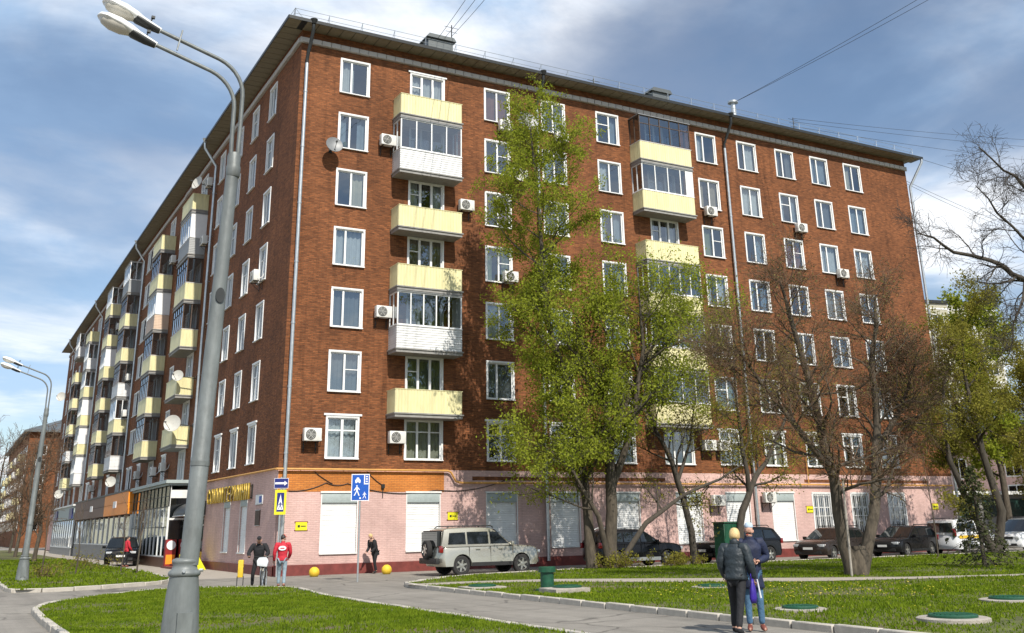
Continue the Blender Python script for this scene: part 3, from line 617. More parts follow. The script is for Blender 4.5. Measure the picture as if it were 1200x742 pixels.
# balconies ----------------------------------------------------------------
BD = 1.02
BM = {}
def balc_meshes(w, kind):
    key = (round(w, 2), kind)
    if key in BM: return BM[key]
    clad, glz = kind
    hw = w/2; r = {}
    mb = MB(); mb.box(-hw-.02, -BD-.03, 0, hw+.02, 0, .14); mb.box(-hw-.07, -BD-.08, .14, hw+.07, 0, .20); r['balcony'] = mb.mesh('balcony', 'slab')
    # parapet: front and two ends, with a cap rail
    mb = MB(); t = .04
    n = max(6, int(w/.17)); zb, zt = .202, 1.27
    def ribbed(p0, p1, nout):
        d = Vector((p1[0]-p0[0], p1[1]-p0[1])); Ln = d.length; d.normalize(); k = max(3, int(Ln/.155)); vs = []
        for i in range(k):
            for (fr, off) in ((0, 0), (.12, .018), (.88, .018), (1, 0)):
                s = (i+fr)/k*Ln; vs.append((p0[0]+d.x*s+nout[0]*off, p0[1]+d.y*s+nout[1]*off))
        m2 = len(vs); mb.add([(x, y, zb) for x, y in vs]+[(x, y, zt) for x, y in vs], [(i, i+1, m2+i+1, m2+i) for i in range(m2-1)])
    if clad == 'yellow':
        ribbed((-hw, -BD), (hw, -BD), (0, -1)); ribbed((-hw, 0), (-hw, -BD), (-1, 0)); ribbed((hw, -BD), (hw, 0), (1, 0))
    else:
        k = 9
        for i in range(k):
            z0 = zb+(zt-zb)*i/k; z1 = zb+(zt-zb)*(i+1)/k-.008; o_ = .012
            mb.add([(-hw-.0, 0, z1), (-hw, -BD, z1), (hw, -BD, z1), (hw, 0, z1), (-hw-o_, 0, z0), (-hw-o_, -BD-o_, z0), (hw+o_, -BD-o_, z0), (hw+o_, 0, z0)], [(4, 5, 1, 0), (5, 6, 2, 1), (6, 7, 3, 2)])
    mb.box(-hw+.03, -BD+.05, zb, hw-.03, -BD+.07, zt); mb.box(-hw+.05, -BD+.07, zb, -hw+.07, 0, zt); mb.box(hw-.07, -BD+.07, zb, hw-.05, 0, zt)
    r['parapet'] = mb.mesh('parapet', clad+'_clad', False, False)
    mb = MB(); mb.box(-hw-.035, -BD-.035, zt, hw+.035, -BD+.07, zt+.03); mb.box(-hw-.035, -BD+.07, zt, -hw+.07, 0, zt+.03); mb.box(hw-.07, -BD+.07, zt, hw+.035, 0, zt+.03)
    r['cap_rail'] = mb.mesh('cap_rail', 'yellow_clad' if clad == 'yellow' and not glz else 'white_trim')
    if glz:
        mt, nb, endw = {'white': ('white_pvc', 4, 0), 'white5': ('white_pvc', 5, 0), 'dark': ('dark_wood', 5, 0), 'whiteend': ('white_pvc', 4, 1)}[glz]
        z0, z1 = zt+.032, 2.93; mb = MB(); b = .06 if mt == 'white_pvc' else .05
        for i in range(nb+1):
            x = -hw+.03+(w-.06)*i/nb; mb.box(x-b/2, -BD-.01, z0, x+b/2, -BD+.05, z1)
        mb.box(-hw, -BD-.008, z0, hw, -BD+.048, z0+b); mb.box(-hw, -BD-.008, z1-b, hw, -BD+.048, z1)
        for sx in (-1, 1):
            mb.box(sx*hw, -BD, z0, sx*(hw-.05), 0, z0+b); mb.box(sx*hw, -BD, z1-b, sx*(hw-.05), 0, z1); mb.box(sx*(hw+.002), -.07, z0, sx*(hw-.052), -.005, z1)
            mb.box(sx*(hw+.002), -BD*.52, z0, sx*(hw-.048), -BD*.46, z1)
        if glz == 'dark':
            mb.box(-hw+.02, -BD-.004, z0+1.1, hw-.02, -BD+.044, z0+1.14)
        if endw: mb.box(hw-.55, -BD-.006, z0, hw-.02, -BD+.04, z1)
        if glz == 'white5': mb.box(hw+.004, -BD+.02, z0+.02, hw-.03, -.06, z1-.02); 
        r['glazing_frame'] = mb.mesh('glazing_frame', mt)
        mb = MB(); mb.add([(-hw+.03, -BD+.02, z0), (hw-.03, -BD+.02, z0), (hw-.03, -BD+.02, z1), (-hw+.03, -BD+.02, z1)], [(0, 1, 2, 3)])
        for sx in (-1, 1): mb.add([(sx*(hw-.025), -BD+.02, z0), (sx*(hw-.025), 0, z0), (sx*(hw-.025), 0, z1), (sx*(hw-.025), -BD+.02, z1)], [(0, 1, 2, 3)])
        r['pane'] = mb.mesh('pane', 'glass', False, False)
        mb = MB(); mb.box(-hw-.05, -BD-.06, z1, hw+.05, 0, z1+.035); r['canopy'] = mb.mesh('canopy', 'grey_sheet')
    BM[key] = r; return r
def balcony(side, u0, u1, f, kind):
    w = u1-u0; u = (u0+u1)/2; zb = 6.75+3*(f-3)
    loc, rz = ((u, 0, zb), 0.0) if side == 'R' else ((0, u, zb), -PI/2)
    me = balc_meshes(w, kind); o = obj('balcony', me['balcony'], bld, loc, rz)
    for k in ('parapet', 'cap_rail', 'glazing_frame', 'pane', 'canopy'):
        if k in me: obj(k, me[k], o)
    return o
Y = 'yellow'; Wc = 'white'
for f, kd in zip(range(8, 2, -1), [(Y, None), (Wc, 'white'), (Y, None), (Y, None), (Wc, 'white5'), (Y, None)]): balcony('R', RB[0][0], RB[0][1], f, kd)
for f, kd in zip(range(8, 2, -1), [(Y, 'dark'), (Y, 'whiteend'), (Y, None), (Y, 'white5'), (Y, 'white'), (Y, 'white')]): balcony('R', RB[1][0], RB[1][1], f, kd)
LK = [[(Y, None), ('grey', 'white5'), (Y, 'dark'), (Y, 'dark'), (Y, None), (Y, None)],
      [(Y, None), (Y, 'dark'), ('peach', 'white5'), (Y, 'dark'), (Y, 'dark'), (Y, 'dark')],
      [('grey', 'white'), (Y, 'dark'), (Y, 'dark'), (Wc, 'dark'), (Y, 'white'), (Wc, 'dark')],
      [(Y, 'white'), (Y, 'dark'), (Y, 'white5'), (Y, 'dark'), (Y, 'dark'), (Y, 'dark')],
      [(Y, None), (Wc, 'white'), (Y, 'white'), (Y, 'white5'), (Y, 'white5'), (Wc, 'white5')],
      [(Wc, 'white'), (Y, None), (Y, 'dark'), (Y, 'dark'), (Wc, 'dark'), (Y, 'dark')]]
for (a, b, m_), ks in zip(LB, LK):
    for f, kd in zip(range(8, 2, -1), ks): balcony('L', a, b, f, kd)

# cornice, eaves, roof -----------------------------------------------------
OV = 1.0
mb = MB(); mb.box(-.10, -.10, 25.2, BX+.08, -.001, 25.49); mb.box(-.10, -.0, 25.2, -.001, BY, 25.49)
cor = part('cornice', mb, 'cornice_white', bld)
bk = MB().box(-.235, -.045, -.135, .235, .02, .135); BK = bevelled(bk, 'cornice_white', 'cornice_block', .02, 1)
n = int(BX/.5)
for i in range(n): obj('cornice_block', BK, cor, (.25+.5*i, -.105+rnd.uniform(-.008, .004), 25.345))
for i in range(56): obj('cornice_block', BK, cor, (-.105+rnd.uniform(-.008, .004), .25+.5*i, 25.345), -PI/2)
mb = MB(); SO = 25.92
mb.box(-OV, -OV, SO+.022, BX+.75, 0, SO+.08); mb.box(-OV, 0, SO+.022, 0, BY+.6, SO+.08)
mb.box(-OV-.02, -OV-.03, SO-.03, BX+.78, -OV, SO+.14); mb.box(-OV-.03, -OV-.03, SO-.03, -OV, BY+.62, SO+.14)
eav = part('eaves', mb, 'dark_metal', bld)
sb = MB().box(-.30, 0, -.012, .30, OV-.005, .012); SB = sb.mesh('soffit_board', 'soffit')
for i in range(int((BX+.6)/.64)): obj('soffit_board', SB, eav, (-.02+.64*i+.3, -OV, SO+rnd.uniform(.001, .008)))
for i in range(70): obj('soffit_board', SB, eav, (-OV, .36+.64*i, SO+rnd.uniform(.001, .008)), -PI/2)
mb = MB(); i = 70
while .36+.64*i < BY: mb.box(-OV+.005, .06+.64*i, SO-.01, -.005, .66+.64*i, SO+.012); i += 1
for k in range(2): mb2 = MB(); mb2.box(-OV+.005, -OV+.005+k*.5, SO-.006, -.34, -OV+.49+k*.5, SO+.016); part('soffit_board', mb2, 'soffit', eav)
tag(part('far_soffit', mb, 'soffit', eav), None, None, None, 'stuff')
mb = MB()   # low hipped metal roof over both wings
a_, z0, z1 = OV, SO+.142, 28.6
mb.add([(-a_, -a_, z0), (BX+.75, -a_, z0), (BX+.75, 13.6, z0), (13.6, 13.6, z0), (13.6, BY+.6, z0), (-a_, BY+.6, z0), (6.4, 6.4, z1), (BX-6, 6.4, z1), (6.4, BY-6, z1)],
       [(0, 1, 7, 6), (1, 2, 7), (2, 3, 6, 7), (3, 4, 8, 6), (4, 5, 8), (5, 0, 6, 8)])
roof = part('roof', mb, 'roof_metal', bld)
mb = MB()
def rail(p0, p1, step=1.75):
    d = Vector(p1)-Vector(p0); n = int(d.length/step); d /= n
    for i in range(n+1):
        q = Vector(p0)+d*i; inn = Vector((0, 1, 0)) if abs(d.x) > abs(d.y) else Vector((1, 0, 0))
        mb.tube([q, q+Vector((0, 0, .62))], .016, 4); mb.tube([q+Vector((0, 0, .6)), q+inn*.45+Vector((0, 0, .1))], .012, 4)
    for h in (.32, .6): mb.tube([Vector(p0)+Vector((0, 0, h)), Vector(p1)+Vector((0, 0, h))], .013, 4)
rail((-.6, -.6, SO+.2), (BX+.3, -.6, SO+.2)); rail((-.6, -.6, SO+.2), (-.6, 60, SO+.2))
part('roof_railing', mb, 'zinc', bld)
def dormer(x, y, z, w, d, h):
    mb = MB(); mb.box(x-w/2, y, z-.8, x+w/2, y+d, z+h); mb.prism([(x-w/2-.15, z+h), (x+w/2+.15, z+h), (x+w/2, z+h+.22), (x-w/2, z+h+.22)], y-.15, y+d+.15); part('roof_hatch', mb, 'roof_metal', bld)
dormer(8.1, .9, 26.9, 1.5, 1.4, .75); dormer(23.8, 1.6, 27.2, 1.3, 1.2, .7)
mb = MB(); mb.tube([(29.2, 1.0, 26.2), (29.2, 1.0, 27.9)], .17, 12); mb.lathe([(.19, 27.9), (.34, 27.98), (.34, 28.1), (.05, 28.2)], 14, (29.2, 1.0, 0)); part('vent_pipe', mb, 'zinc', bld, 30)
def antenna(x, y, z, h, k=3):
    mb = MB(); mb.tube([(x, y, z-.6), (x, y, z+h)], .03, 6)
    for i in range(k): mb.tube([(x-.45+.08*i, y, z+h-.15-.28*i), (x+.45-.1*i, y, z+h-.15-.28*i)], .014, 4)
    part('antenna', mb, 'dark_metal', bld)
antenna(8.9, 1.2, 27.3, 1.6, 2); antenna(36.0, 2.5, 27.3, 1.5); antenna(19.3, 2.5, 27.3, 1.0, 2); antenna(14.6, 3.0, 27.5, .8, 1)

# downpipes ----------------------------------------------------------------
def downpipe(side, u, zend=.25, off=.0):
    def q(uu, y, z): return (uu, y, z) if side == 'R' else (y, uu, z)
    mb = MB(); mb.tube([q(u, -OV+.02, SO-.1), q(u, -OV+.05, SO-.45), q(u, -.16, 24.35), q(u, -.16, 24.0)], .085, 10); mb.tube([q(u, -OV+.02, SO-.05), q(u, -OV+.02, SO+.18)], [.1, .2], 10)
    o = part('downpipe', mb, 'dark_metal' if side == 'R' else 'zinc', bld, 40)
    mb = MB(); mb.tube([q(u, -.16, 24.05), q(u, -.16, zend)], .088, 12)
    z = 22.5
    while z > zend+.5: mb.tube([q(u, -.16, z-.04), q(u, -.16, z+.04)], .105, 12); mb.box(*(q(u-.02, -.16, z-.02)+q(u+.02, .02, z+.02))); z -= 2.9
    obj('pipe_shaft', mb.mesh('pipe_shaft', 'zinc', 40), o)
for x in (.27, 13.56, 27.1): downpipe('R', x)
for y in (17.6, 44.4, 70.8, 96.4): downpipe('L', y, 4.6)
mb = MB(); mb.tube([(BX+.68, -.95, SO-.02), (BX+.66, -.95, SO-.25), (BX+.12, -.12, 24.0), (BX+.12, -.12, 23.6), (BX+.12, -.12, .2)], .088, 10); part('downpipe', mb, 'zinc', bld, 40)

# gas pipe with its step, hanging cables, wall plates ---------------------------
mb = MB(); mb.tube([(-.12, -.14, 4.42), (8.15, -.14, 4.42), (8.3, -.14, 4.35), (8.55, -.14, 3.95), (8.75, -.14, 3.88), (BX-.2, -.14, 3.88)], .048, 8)
mb.tube([(-.12, -.14, 4.42), (-.14, .3, 4.42), (-.14, 14.2, 4.5), (-.14, 14.2, 5.6)], .045, 8)
for x in np.arange(1, 43, 2.0): mb.box(x-.015, -.14, (4.40 if x < 8.2 else 3.86), x+.015, .0, (4.43 if x < 8.2 else 3.89))
for x in (31.2,): mb.tube([(x, -.14, 3.88), (x, -.14, 5.4)], .03, 6)
part('gas_pipe', mb, 'pipe_yellow', bld, 40)
def sag(p0, p1, s, n=12):
    return [tuple(p0[k]*(1-t)+p1[k]*t-(s*4*t*(1-t) if k == 2 else 0) for k in range(3)) for t in [i/n for i in range(n+1)]]
mb = MB()
for a, b, s in (((.5, -.03, 3.5), (2.2, -.03, 3.85), .12), ((2.2, -.03, 3.85), (3.2, -.03, 3.82), .1), ((1.6, -.03, 4.34), (2.5, -.03, 3.8), .03), ((3.2, -.03, 3.82), (7.6, -.03, 3.55), .28), ((4.1, -.03, 4.36), (4.9, -.03, 3.75), .05), ((4.9, -.03, 3.78), (4.9, -.03, 3.2), 0), ((7.6, -.03, 3.55), (12, -.03, 4.3), .3)):
    mb.tube(sag(a, b, s), .018, 5)
part('wall_cable', mb, 'cable', bld)
mb = MB(); mb.box(4.82, -.1, 3.62, 4.98, 0, 3.8); part('junction_box', mb, 'dark_metal', bld)

# ground floor shutters, bars ----------------------------------------------
def shutter(side, u, w, z0, z1, boxh):
    loc, rz = ((u, 0, z0), 0) if side == 'R' else ((0, u, z0), -PI/2)
    h = z1-z0; mb = MB(); k = int((h-boxh)/.105)
    for i in range(k):
        a = (h-boxh)*i/k; b = (h-boxh)*(i+1)/k; mb.add([(-w/2, .06, a), (w/2, .06, a), (w/2, .075, b-.006), (-w/2, .075, b-.006), (w/2, .06, b), (-w/2, .06, b)], [(0, 1, 2, 3), (3, 2, 4, 5)])
    o = obj('shutter', mb.mesh('shutter', 'shutter_white', False, False), bld, loc, rz)
    mb = MB(); mb.box(-w/2, -.02, h-boxh, w/2, .10, h); obj('shutter_box', bevelled(mb, 'shutter_box', 'shutter_box', .03, 2), o)
    mb = MB(); mb.box(-w/2-.09, -.06, h, w/2+.09, 0, h+.08); mb.box(-w/2-.05, -.07, -.06, w/2+.05, .05, -.005)
    for sx in (-1, 1): mb.box(sx*(w/2), -.015, 0, sx*(w/2+.05), 0, h)
    obj('shutter_frame', mb.mesh('shutter_frame', 'white_trim'), o)
for x in GR: shutter('R', x, 1.64, .89, 3.41, .42)
for y in GLS: shutter('L', y, 1.22, .91, 3.29, .3)
for x in GBAR:
    o = obj('window', frame_mesh(1.42, 2.5, 5), bld, (x, 0, .9)); obj('pane', pane_mesh(1.42, 2.5), o)
    mb = MB()
    for i in range(9): mb.tube([(-.64+.16*i, -.06, .05), (-.64+.16*i, -.06, 2.45)], .016, 5)
    for z in (.1, 1.25, 2.4): mb.box(-.68, -.075, z-.015, .68, -.05, z+.015)
    obj('window_bars', mb.mesh('window_bars', 'white_trim'), o)

# ================================================================== shops on the shaded side
def text_mesh(txt, size, depth, mt, name='letter'):
    c = bpy.data.curves.new('t', 'FONT'); c.body = txt; c.size = size; c.extrude = depth/2; c.align_x = 'CENTER'; c.resolution_u = 2
    o = bpy.data.objects.new('t', c); COL.objects.link(o); dg = bpy.context.evaluated_depsgraph_get(); me = bpy.data.meshes.new_from_object(o.evaluated_get(dg))
    bpy.data.objects.remove(o); me.name = name; me.materials.clear(); me.materials.append(M[mt]); return me
def letters(root, txt, step, size, depth, mt, x0, z, y, sx=1.0):
    for i, ch in enumerate(txt):
        if ch == ' ': continue
        o = obj('letter', text_mesh(ch, size, depth, mt), root, (x0+step*i, y, z)); o.rotation_euler = (PI/2, 0, 0); o.scale = (sx, 1, 1)
# gold letters over the corner shop: they run from far to near along the shaded wall
sg = thing('shop_sign', 'gold raised letters on the shaded pink wall near the street corner', 'shop sign', (0, 8.45, 0), -PI/2)
letters(sg, 'СОММИТЕРМИНИ', .74, 1.02, .09, 'gold_letter', -4.1, 3.28, -.14, .82)
mb = MB(); mb.box(-4.5, -.09, 3.34, 4.5, -.06, 3.38); mb.box(-4.5, -.09, 3.86, 4.5, -.06, 3.9)
for x in np.arange(-4.4, 4.5, 1.1): mb.box(x-.02, -.06, 3.3, x+.02, .02, 3.95)
part('mounting_rail', mb, 'dark_metal', sg)
for nm, y, z, w, h, mt, lab in (('house_plate', 2.75, 3.02, 1.1, .4, 'sign_white', 'pale house number plate on the shaded wall by the corner'), ('notice_board', 2.85, 2.1, .75, .65, 'dark_wood', 'brown notice board under the house number plate')):
    t = thing(nm, lab, 'plate' if nm == 'house_plate' else 'notice board', (0, y, z), -PI/2)
    mb = MB(); mb.box(-w/2, -.045, 0, w/2, -.0, h); part('board', mb, mt, t); mb = MB()
    for a, b, c, d in ((-w/2-.02, -.02, w/2+.02, 0), (-w/2-.02, h, w/2+.02, h+.02)): mb.box(a, -.05, b, c, 0, d)
    part('rim', mb, 'zinc', t)
    if nm == 'house_plate':
        mb = MB(); mb.box(.08, -.05, .06, w/2-.05, -.046, h-.06); part('number_field', mb, 'sign_blue', t)
# arched entrance canopy
t = thing('entrance_canopy', 'dark arched awning over the corner shop entrance', 'awning', (0, 15.2, 0), -PI/2)
mb = MB(); n = 10
for k, (dep, top) in enumerate(((0, 3.55), (1.15, 3.0))): pass
vs = []
for i in range(n+1):
    a = PI/2*i/n; vs.append((-math.sin(a)*1.15, 2.75+.75*math.cos(a)))
mb.add([(-1.5, y, z) for y, z in vs]+[(1.5, y, z) for y, z in vs], [(i, i+1, n+2+i, n+1+i) for i in range(n)])
mb.add([(-1.5, y, z) for y, z in vs]+[(-1.5, 0, 2.75)], [tuple(range(n+2))]); mb.add([(1.5, y, z) for y, z in vs]+[(1.5, 0, 2.75)], [tuple(range(n+2))])
part('fabric', mb, 'dark_metal', t); mb = MB(); mb.tube([(-1.5, -1.15, 2.73), (1.5, -1.15, 2.73)], .03, 6); mb.tube([(-1.5, -1.15, 2.73), (-1.5, 0, 2.73)], .03, 6); mb.tube([(1.5, -1.15, 2.73), (1.5, 0, 2.73)], .03, 6); part('awning_frame', mb, 'zinc', t)
dr = thing('shop_entrance', 'dark glazed double door with yellow lower panels under the awning', 'door', (0, 15.25, 0), -PI/2)
mb = MB(); mb.box(-1.33, .1, .06, 1.33, .14, 2.98); part('door_leaf', mb, 'glass_green', dr); mb = MB()
for x in (-1.33, -.03, 1.27): mb.box(x, .06, .06, x+.06, .1, 2.98)
mb.box(-1.33, .06, 2.2, 1.33, .1, 2.28); mb.box(-1.33, .06, 2.92, 1.33, .1, 2.98); part('door_frame', mb, 'white_trim', dr)
mb = MB(); mb.box(-1.3, .05, .08, 1.3, .09, .85); part('lower_panel', mb, 'yellow_paint', dr)
for i in range(3):
    st = MB(); 
tp = thing('entrance_steps', 'low steps with a sloping yellow ramp at the shop entrance', 'steps', (0, 15.2, 0), -PI/2)
for i in range(3):
    mb = MB(); mb.box(-1.9, -1.5+.36*i-.0, .05+.11*i-.06, 1.9, -.02, .115+.11*i); part('step', mb, 'plinth', tp)
mb = MB(); mb.prism([(1.95, .02), (4.2, .02), (1.95, .75)], -1.3, -.35); part('ramp', mb, 'sign_yellow', tp)
# glazed pavilion
pv = thing('glazed_pavilion', 'dark glass shop pavilion with white frames built against the shaded wall', 'shop front', (0, 17.2, 0), -PI/2)   # local x runs towards the street corner
Wd, Dp, Ht = 12.5, 1.35, 4.45
mb = MB(); mb.box(-Wd, -Dp, .0, 0, -.0, .55); part('base', mb, 'brown_panel', pv)
mb = MB(); mb.box(-Wd-.1, -Dp-.12, Ht, .12, 0, Ht+.12); mb.box(-Wd-.25, -Dp-.28, Ht+.12, .25, 0, Ht+.3); part('cornice', mb, 'shutter_box', pv)
nb = 10
for i in range(nb):
    x0 = -Wd+Wd*i/nb; x1 = -Wd+Wd*(i+1)/nb
    for z0, z1, mt in ((.6, 2.15, 'shop_glass'), (2.2, 3.25, 'shop_glass'), (3.3, 4.4, 'glass_green')):
        mb = MB(); mb.box(x0+.04, -Dp+.03, z0, x1-.04, -Dp+.05, z1); part('pane', mb, mt, pv)
mb = MB()
for i in range(nb+1):
    x = -Wd+Wd*i/nb; mb.box(x-.04, -Dp-.01, .55, x+.04, -Dp+.07, 3.28)
mb.box(-Wd, -Dp-.005, .55, 0, -Dp+.06, .62); part('white_frame', mb, 'white_trim', pv)
mb = MB()
for i in range(nb+1):
    x = -Wd+Wd*i/nb; mb.box(x-.025, -Dp-.01, 3.285, x+.025, -Dp+.06, Ht)
mb.box(-Wd, -Dp-.012, 3.26, 0, -Dp+.055, 3.31); mb.box(-Wd, -Dp-.012, 2.15, 0, -Dp+.055, 2.19); mb.box(-Wd, -Dp-.012, 3.85, 0, -Dp+.055, 3.88); part('dark_frame', mb, 'dark_metal', pv)
mb = MB(); mb.box(-.05, -Dp, .55, .02, -Dp+.1, Ht); mb.box(-.05, -.22, .0, .02, -.0, Ht); mb.box(-.05, -Dp+.1, 3.75, .02, -.22, Ht-.25); mb.box(-.05, -Dp+.1, 2.55, .02, -.22, 2.66); part('white_frame', mb, 'white_trim', pv)
mb = MB(); mb.box(-.04, -Dp+.1, .1, -.02, -.22, 2.55); part('door', mb, 'glass_black', pv); mb = MB(); mb.box(-.04, -Dp+.1, 2.66, -.02, -.22, 3.75); part('pane', mb, 'glass_black', pv)
mb = MB(); mb.box(-Wd+.1, -.35, .6, -.1, -.2, 4.3); part('back_wall', mb, 'interior', pv)
def vend(y, x, lab):
    t = thing('display_stand', lab, 'stand', (x, y, 0), -PI/2)
    mb = MB(); mb.box(-.22, -.28, 0, .22, .28, 1.5); part('cabinet', mb, 'red_panel', t); mb = MB(); mb.box(.225, -.24, .2, .235, .24, .7); part('poster', mb, 'orange_panel', t); mb = MB(); mb.lathe([(.25, 0), (.25, .03), (.01, .035)], 16, (.23, 0, 1.2), 'x'); part('round_badge', mb, 'sign_white', t)
vend(16.7, -1.15, 'red vending stand with a white round badge beside the pavilion door'); vend(16.6, -.42, 'red poster stand against the wall beside the entrance awning')
# orange and brown fascia shop
os_ = thing('fascia_shop', 'shop front under a wide orange and brown fascia', 'shop front', (0, 29.9, 0), -PI/2)
Wo = 31.4; D2 = 1.45
mb = MB(); mb.box(-Wo, -D2, 0, 0, -.0, 1.1); part('base', mb, 'stone_grey', os_)
for i in range(12):
    x0 = -Wo+Wo*i/12; mb = MB(); mb.box(x0+.12, -D2+.06, 1.15, x0+Wo/12-.12, -D2+.09, 3.0); part('pane', mb, 'shop_glass', os_)
mb = MB()
for i in range(13):
    x = -Wo+Wo*i/12; mb.box(x-.11, -D2, 1.1, x+.11, -D2+.15, 3.1)
mb.box(-Wo, -D2-.01, 1.08, 0, -D2+.15, 1.16); part('white_frame', mb, 'white_trim', os_)
mb = MB(); mb.box(-Wo+.1, -.4, 1.1, -.1, -.3, 3.1); part('back_wall', mb, 'interior', os_)
x = .1
for i, (w, mt) in enumerate([(2.9, 'orange_panel')]*4+[(3.3, 'brown_panel')]*6):
    for z0, z1 in ((3.15, 3.87), (3.89, 4.62)):
        mb = MB(); mb.box(x-w+.02, -D2-.25, z0, x-.02, -D2+.1, z1); part('fascia_panel', mb, mt, os_)
    x -= w
for cx in (-5.8, -19): mb = MB(); mb.box(cx-.7, -D2-.3, 3.65, cx+.7, -D2-.255, 4.1); part('logo_panel', mb, 'sign_white', os_)
mb = MB(); mb.box(-1.2, -D2-.7, 0, 0.02, -D2-.0, 3.1); mb2 = MB(); mb2.box(-Wo-.4, -D2-.3, 4.63, .15, 0, 4.75); part('fascia_top', mb2, 'dark_metal', os_)
# far shop with blue signs
fs = thing('far_shop', 'far white framed shop front with two small blue signs', 'shop front', (0, 62.5, 0), -PI/2)
mb = MB(); mb.box(-20, -1.6, 0, 0, -.0, .7); part('base', mb, 'stone_grey', fs)
for i in range(10):
    x0 = -20+2*i; mb = MB(); mb.box(x0+.08, -1.55, .75, x0+1.92, -1.52, 3.2); part('pane', mb, 'shop_glass', fs)
mb = MB()
for i in range(11): mb.box(-20+2*i-.1, -1.6, .7, -20+2*i+.1, -1.45, 3.3)
mb.box(-20, -1.61, .68, 0, -1.45, .8); part('white_frame', mb, 'white_trim', fs)
mb = MB(); mb.box(-20, -1.65, 3.3, 0, 0, 4.5); part('upper_wall', mb, 'shutter_box', fs); mb = MB(); mb.box(-20.2, -1.8, 4.5, .2, 0, 4.65); part('top_edge', mb, 'white_trim', fs)
for cx in (-1.8, -16): mb = MB(); mb.box(cx-1.3, -1.75, 3.35, cx+1.3, -1.66, 4.3); part('blue_sign', mb, 'sign_navy', fs)

# ================================================================== air conditioners and satellite dishes
def make_ac():
    t = thing('air_conditioner', 'x', 'air conditioner')
    mb = MB(); mb.box(-.40, -.50, 0, .40, -.18, .56); obj('casing', bevelled(mb, 'ac_white', 'casing', .025, 2), t)
    mb = MB(); mb.lathe([(.235, -.50), (.235, -.515), (.20, -.52), (.01, -.52)], 20, (-.10, 0, .28), 'y'); part('fan_grille', mb, 'ac_grille', t, 40)
    mb = MB()
    for r in (.07, .13, .19): mb.tube([(-.10+r*math.cos(a), -.526, .28+r*math.sin(a)) for a in np.linspace(0, 2*PI, 17)], .006, 4, False)
    for a in (0, PI/3, 2*PI/3): mb.tube([(-.10-.23*math.cos(a), -.528, .28-.23*math.sin(a)), (-.10+.23*math.cos(a), -.528, .28+.23*math.sin(a))], .006, 4)
    part('grille_wire', mb, 'ac_white', t)
    for x in (-.28, .28): mb = MB(); mb.box(x-.02, -.48, -.045, x+.02, .01, -.005); mb.tube([(x, -.45, -.03), (x, 0, -.4)], .012, 4); mb.box(x-.02, -.02, -.45, x+.02, .01, .0); part('bracket', mb, 'dark_metal', t)
    mb = MB(); mb.tube([(.38, -.3, .1), (.48, -.25, .05), (.5, -.05, .2), (.5, .02, .5)], .02, 5); part('hose', mb, 'white_trim', t)
    return t
ac0 = make_ac(); first = [True]
def ac(side, u, z, label):
    loc, rz = ((u, 0, z), 0) if side == 'R' else ((0, u, z), -PI/2)
    if first[0]:
        first[0] = False; ac0.location = loc; ac0.rotation_euler = (0, 0, rz); tag(ac0, label, None, 'air conditioners on the walls'); return ac0
    return copy_tree(ac0, loc, rz, label, 'air conditioners on the walls')
ORD = {2: 'second', 3: 'third', 4: 'fourth', 5: 'fifth', 6: 'sixth', 7: 'seventh', 8: 'eighth', 1: 'ground'}
ac('R', 1.35, 5.62, 'white air conditioner between the corner downpipe and the second floor window')
ac('R', 5.42, 5.6, 'white air conditioner under the lowest yellow balcony of the stack nearest the corner')
ac('R', 4.6, 11.45, 'white air conditioner beside the white balcony on the fourth floor')
ac('R', 4.62, 20.3, 'white air conditioner beside the white glazed seventh floor balcony')
ac('R', 9.05, 17.45, 'white air conditioner right of the open sixth floor balcony')
ac('R', 11.45, 22.35, 'white air conditioner under the top floor window beside the roof downpipe dish')
ac('R', 11.6, 13.9, 'white air conditioner on the fifth floor behind the leafy tree')
ac('R', 15.0, 22.3, 'white air conditioner under the top floor window right of the dish')
ac('R', 14.35, 5.7, 'white air conditioner on the second floor behind the leafy tree trunks')
ac('R', 16.2, 5.65, 'white air conditioner on the second floor between two windows behind the leafy tree')
ac('R', 25.4, 19.35, 'white air conditioner under the seventh floor window beside the middle balcony stack')
ac('R', 32.7, 19.25, 'white air conditioner under a seventh floor window beyond the tall vent pipe')
ac('R', 23.9, 5.65, 'white air conditioner under the middle balcony stack, the one nearer the balcony')
ac('R', 24.95, 5.65, 'white air conditioner on the second floor next to the one under the middle balcony stack')
ac('R', 24.2, 2.75, 'white air conditioner high on the pink wall between two white shutters')
ac('R', 27.9, 2.9, 'white air conditioner on the pink wall beside the downpipe')
ac('R', 35.9, 16.6, 'white air conditioner beside a sixth floor window behind bare twigs')
ac('L', 5.0, 13.9+.0, 'white air conditioner under the fifth floor window of the shaded wall nearest the corner')
for y, z, lb in ((18.6, 23.2, 'white air conditioner high on the shaded wall beside the top yellow balcony'), (18.7, 19.3, 'white air conditioner on the shaded wall beside the grey clad balcony'), (29.4, 20.6, 'white air conditioner between the first two balcony stacks of the shaded wall'),
                 (26.0, 5.7, 'white air conditioner low on the shaded wall above the glass pavilion roof'), (29.5, 5.6, 'white air conditioner low on the shaded wall between the first two balcony stacks'), (36.3, 5.7, 'white air conditioner above the orange fascia'),
                 (45.9, 14.2, 'white air conditioner on the shaded wall by the second downpipe, fifth floor'), (45.9, 11.2, 'white air conditioner on the shaded wall by the second downpipe, fourth floor'), (62.5, 5.8, 'white air conditioner above the brown fascia'), (55.6, 20.3, 'white air conditioner on the shaded wall between the middle balcony stacks')):
    ac('L', y, z, lb)
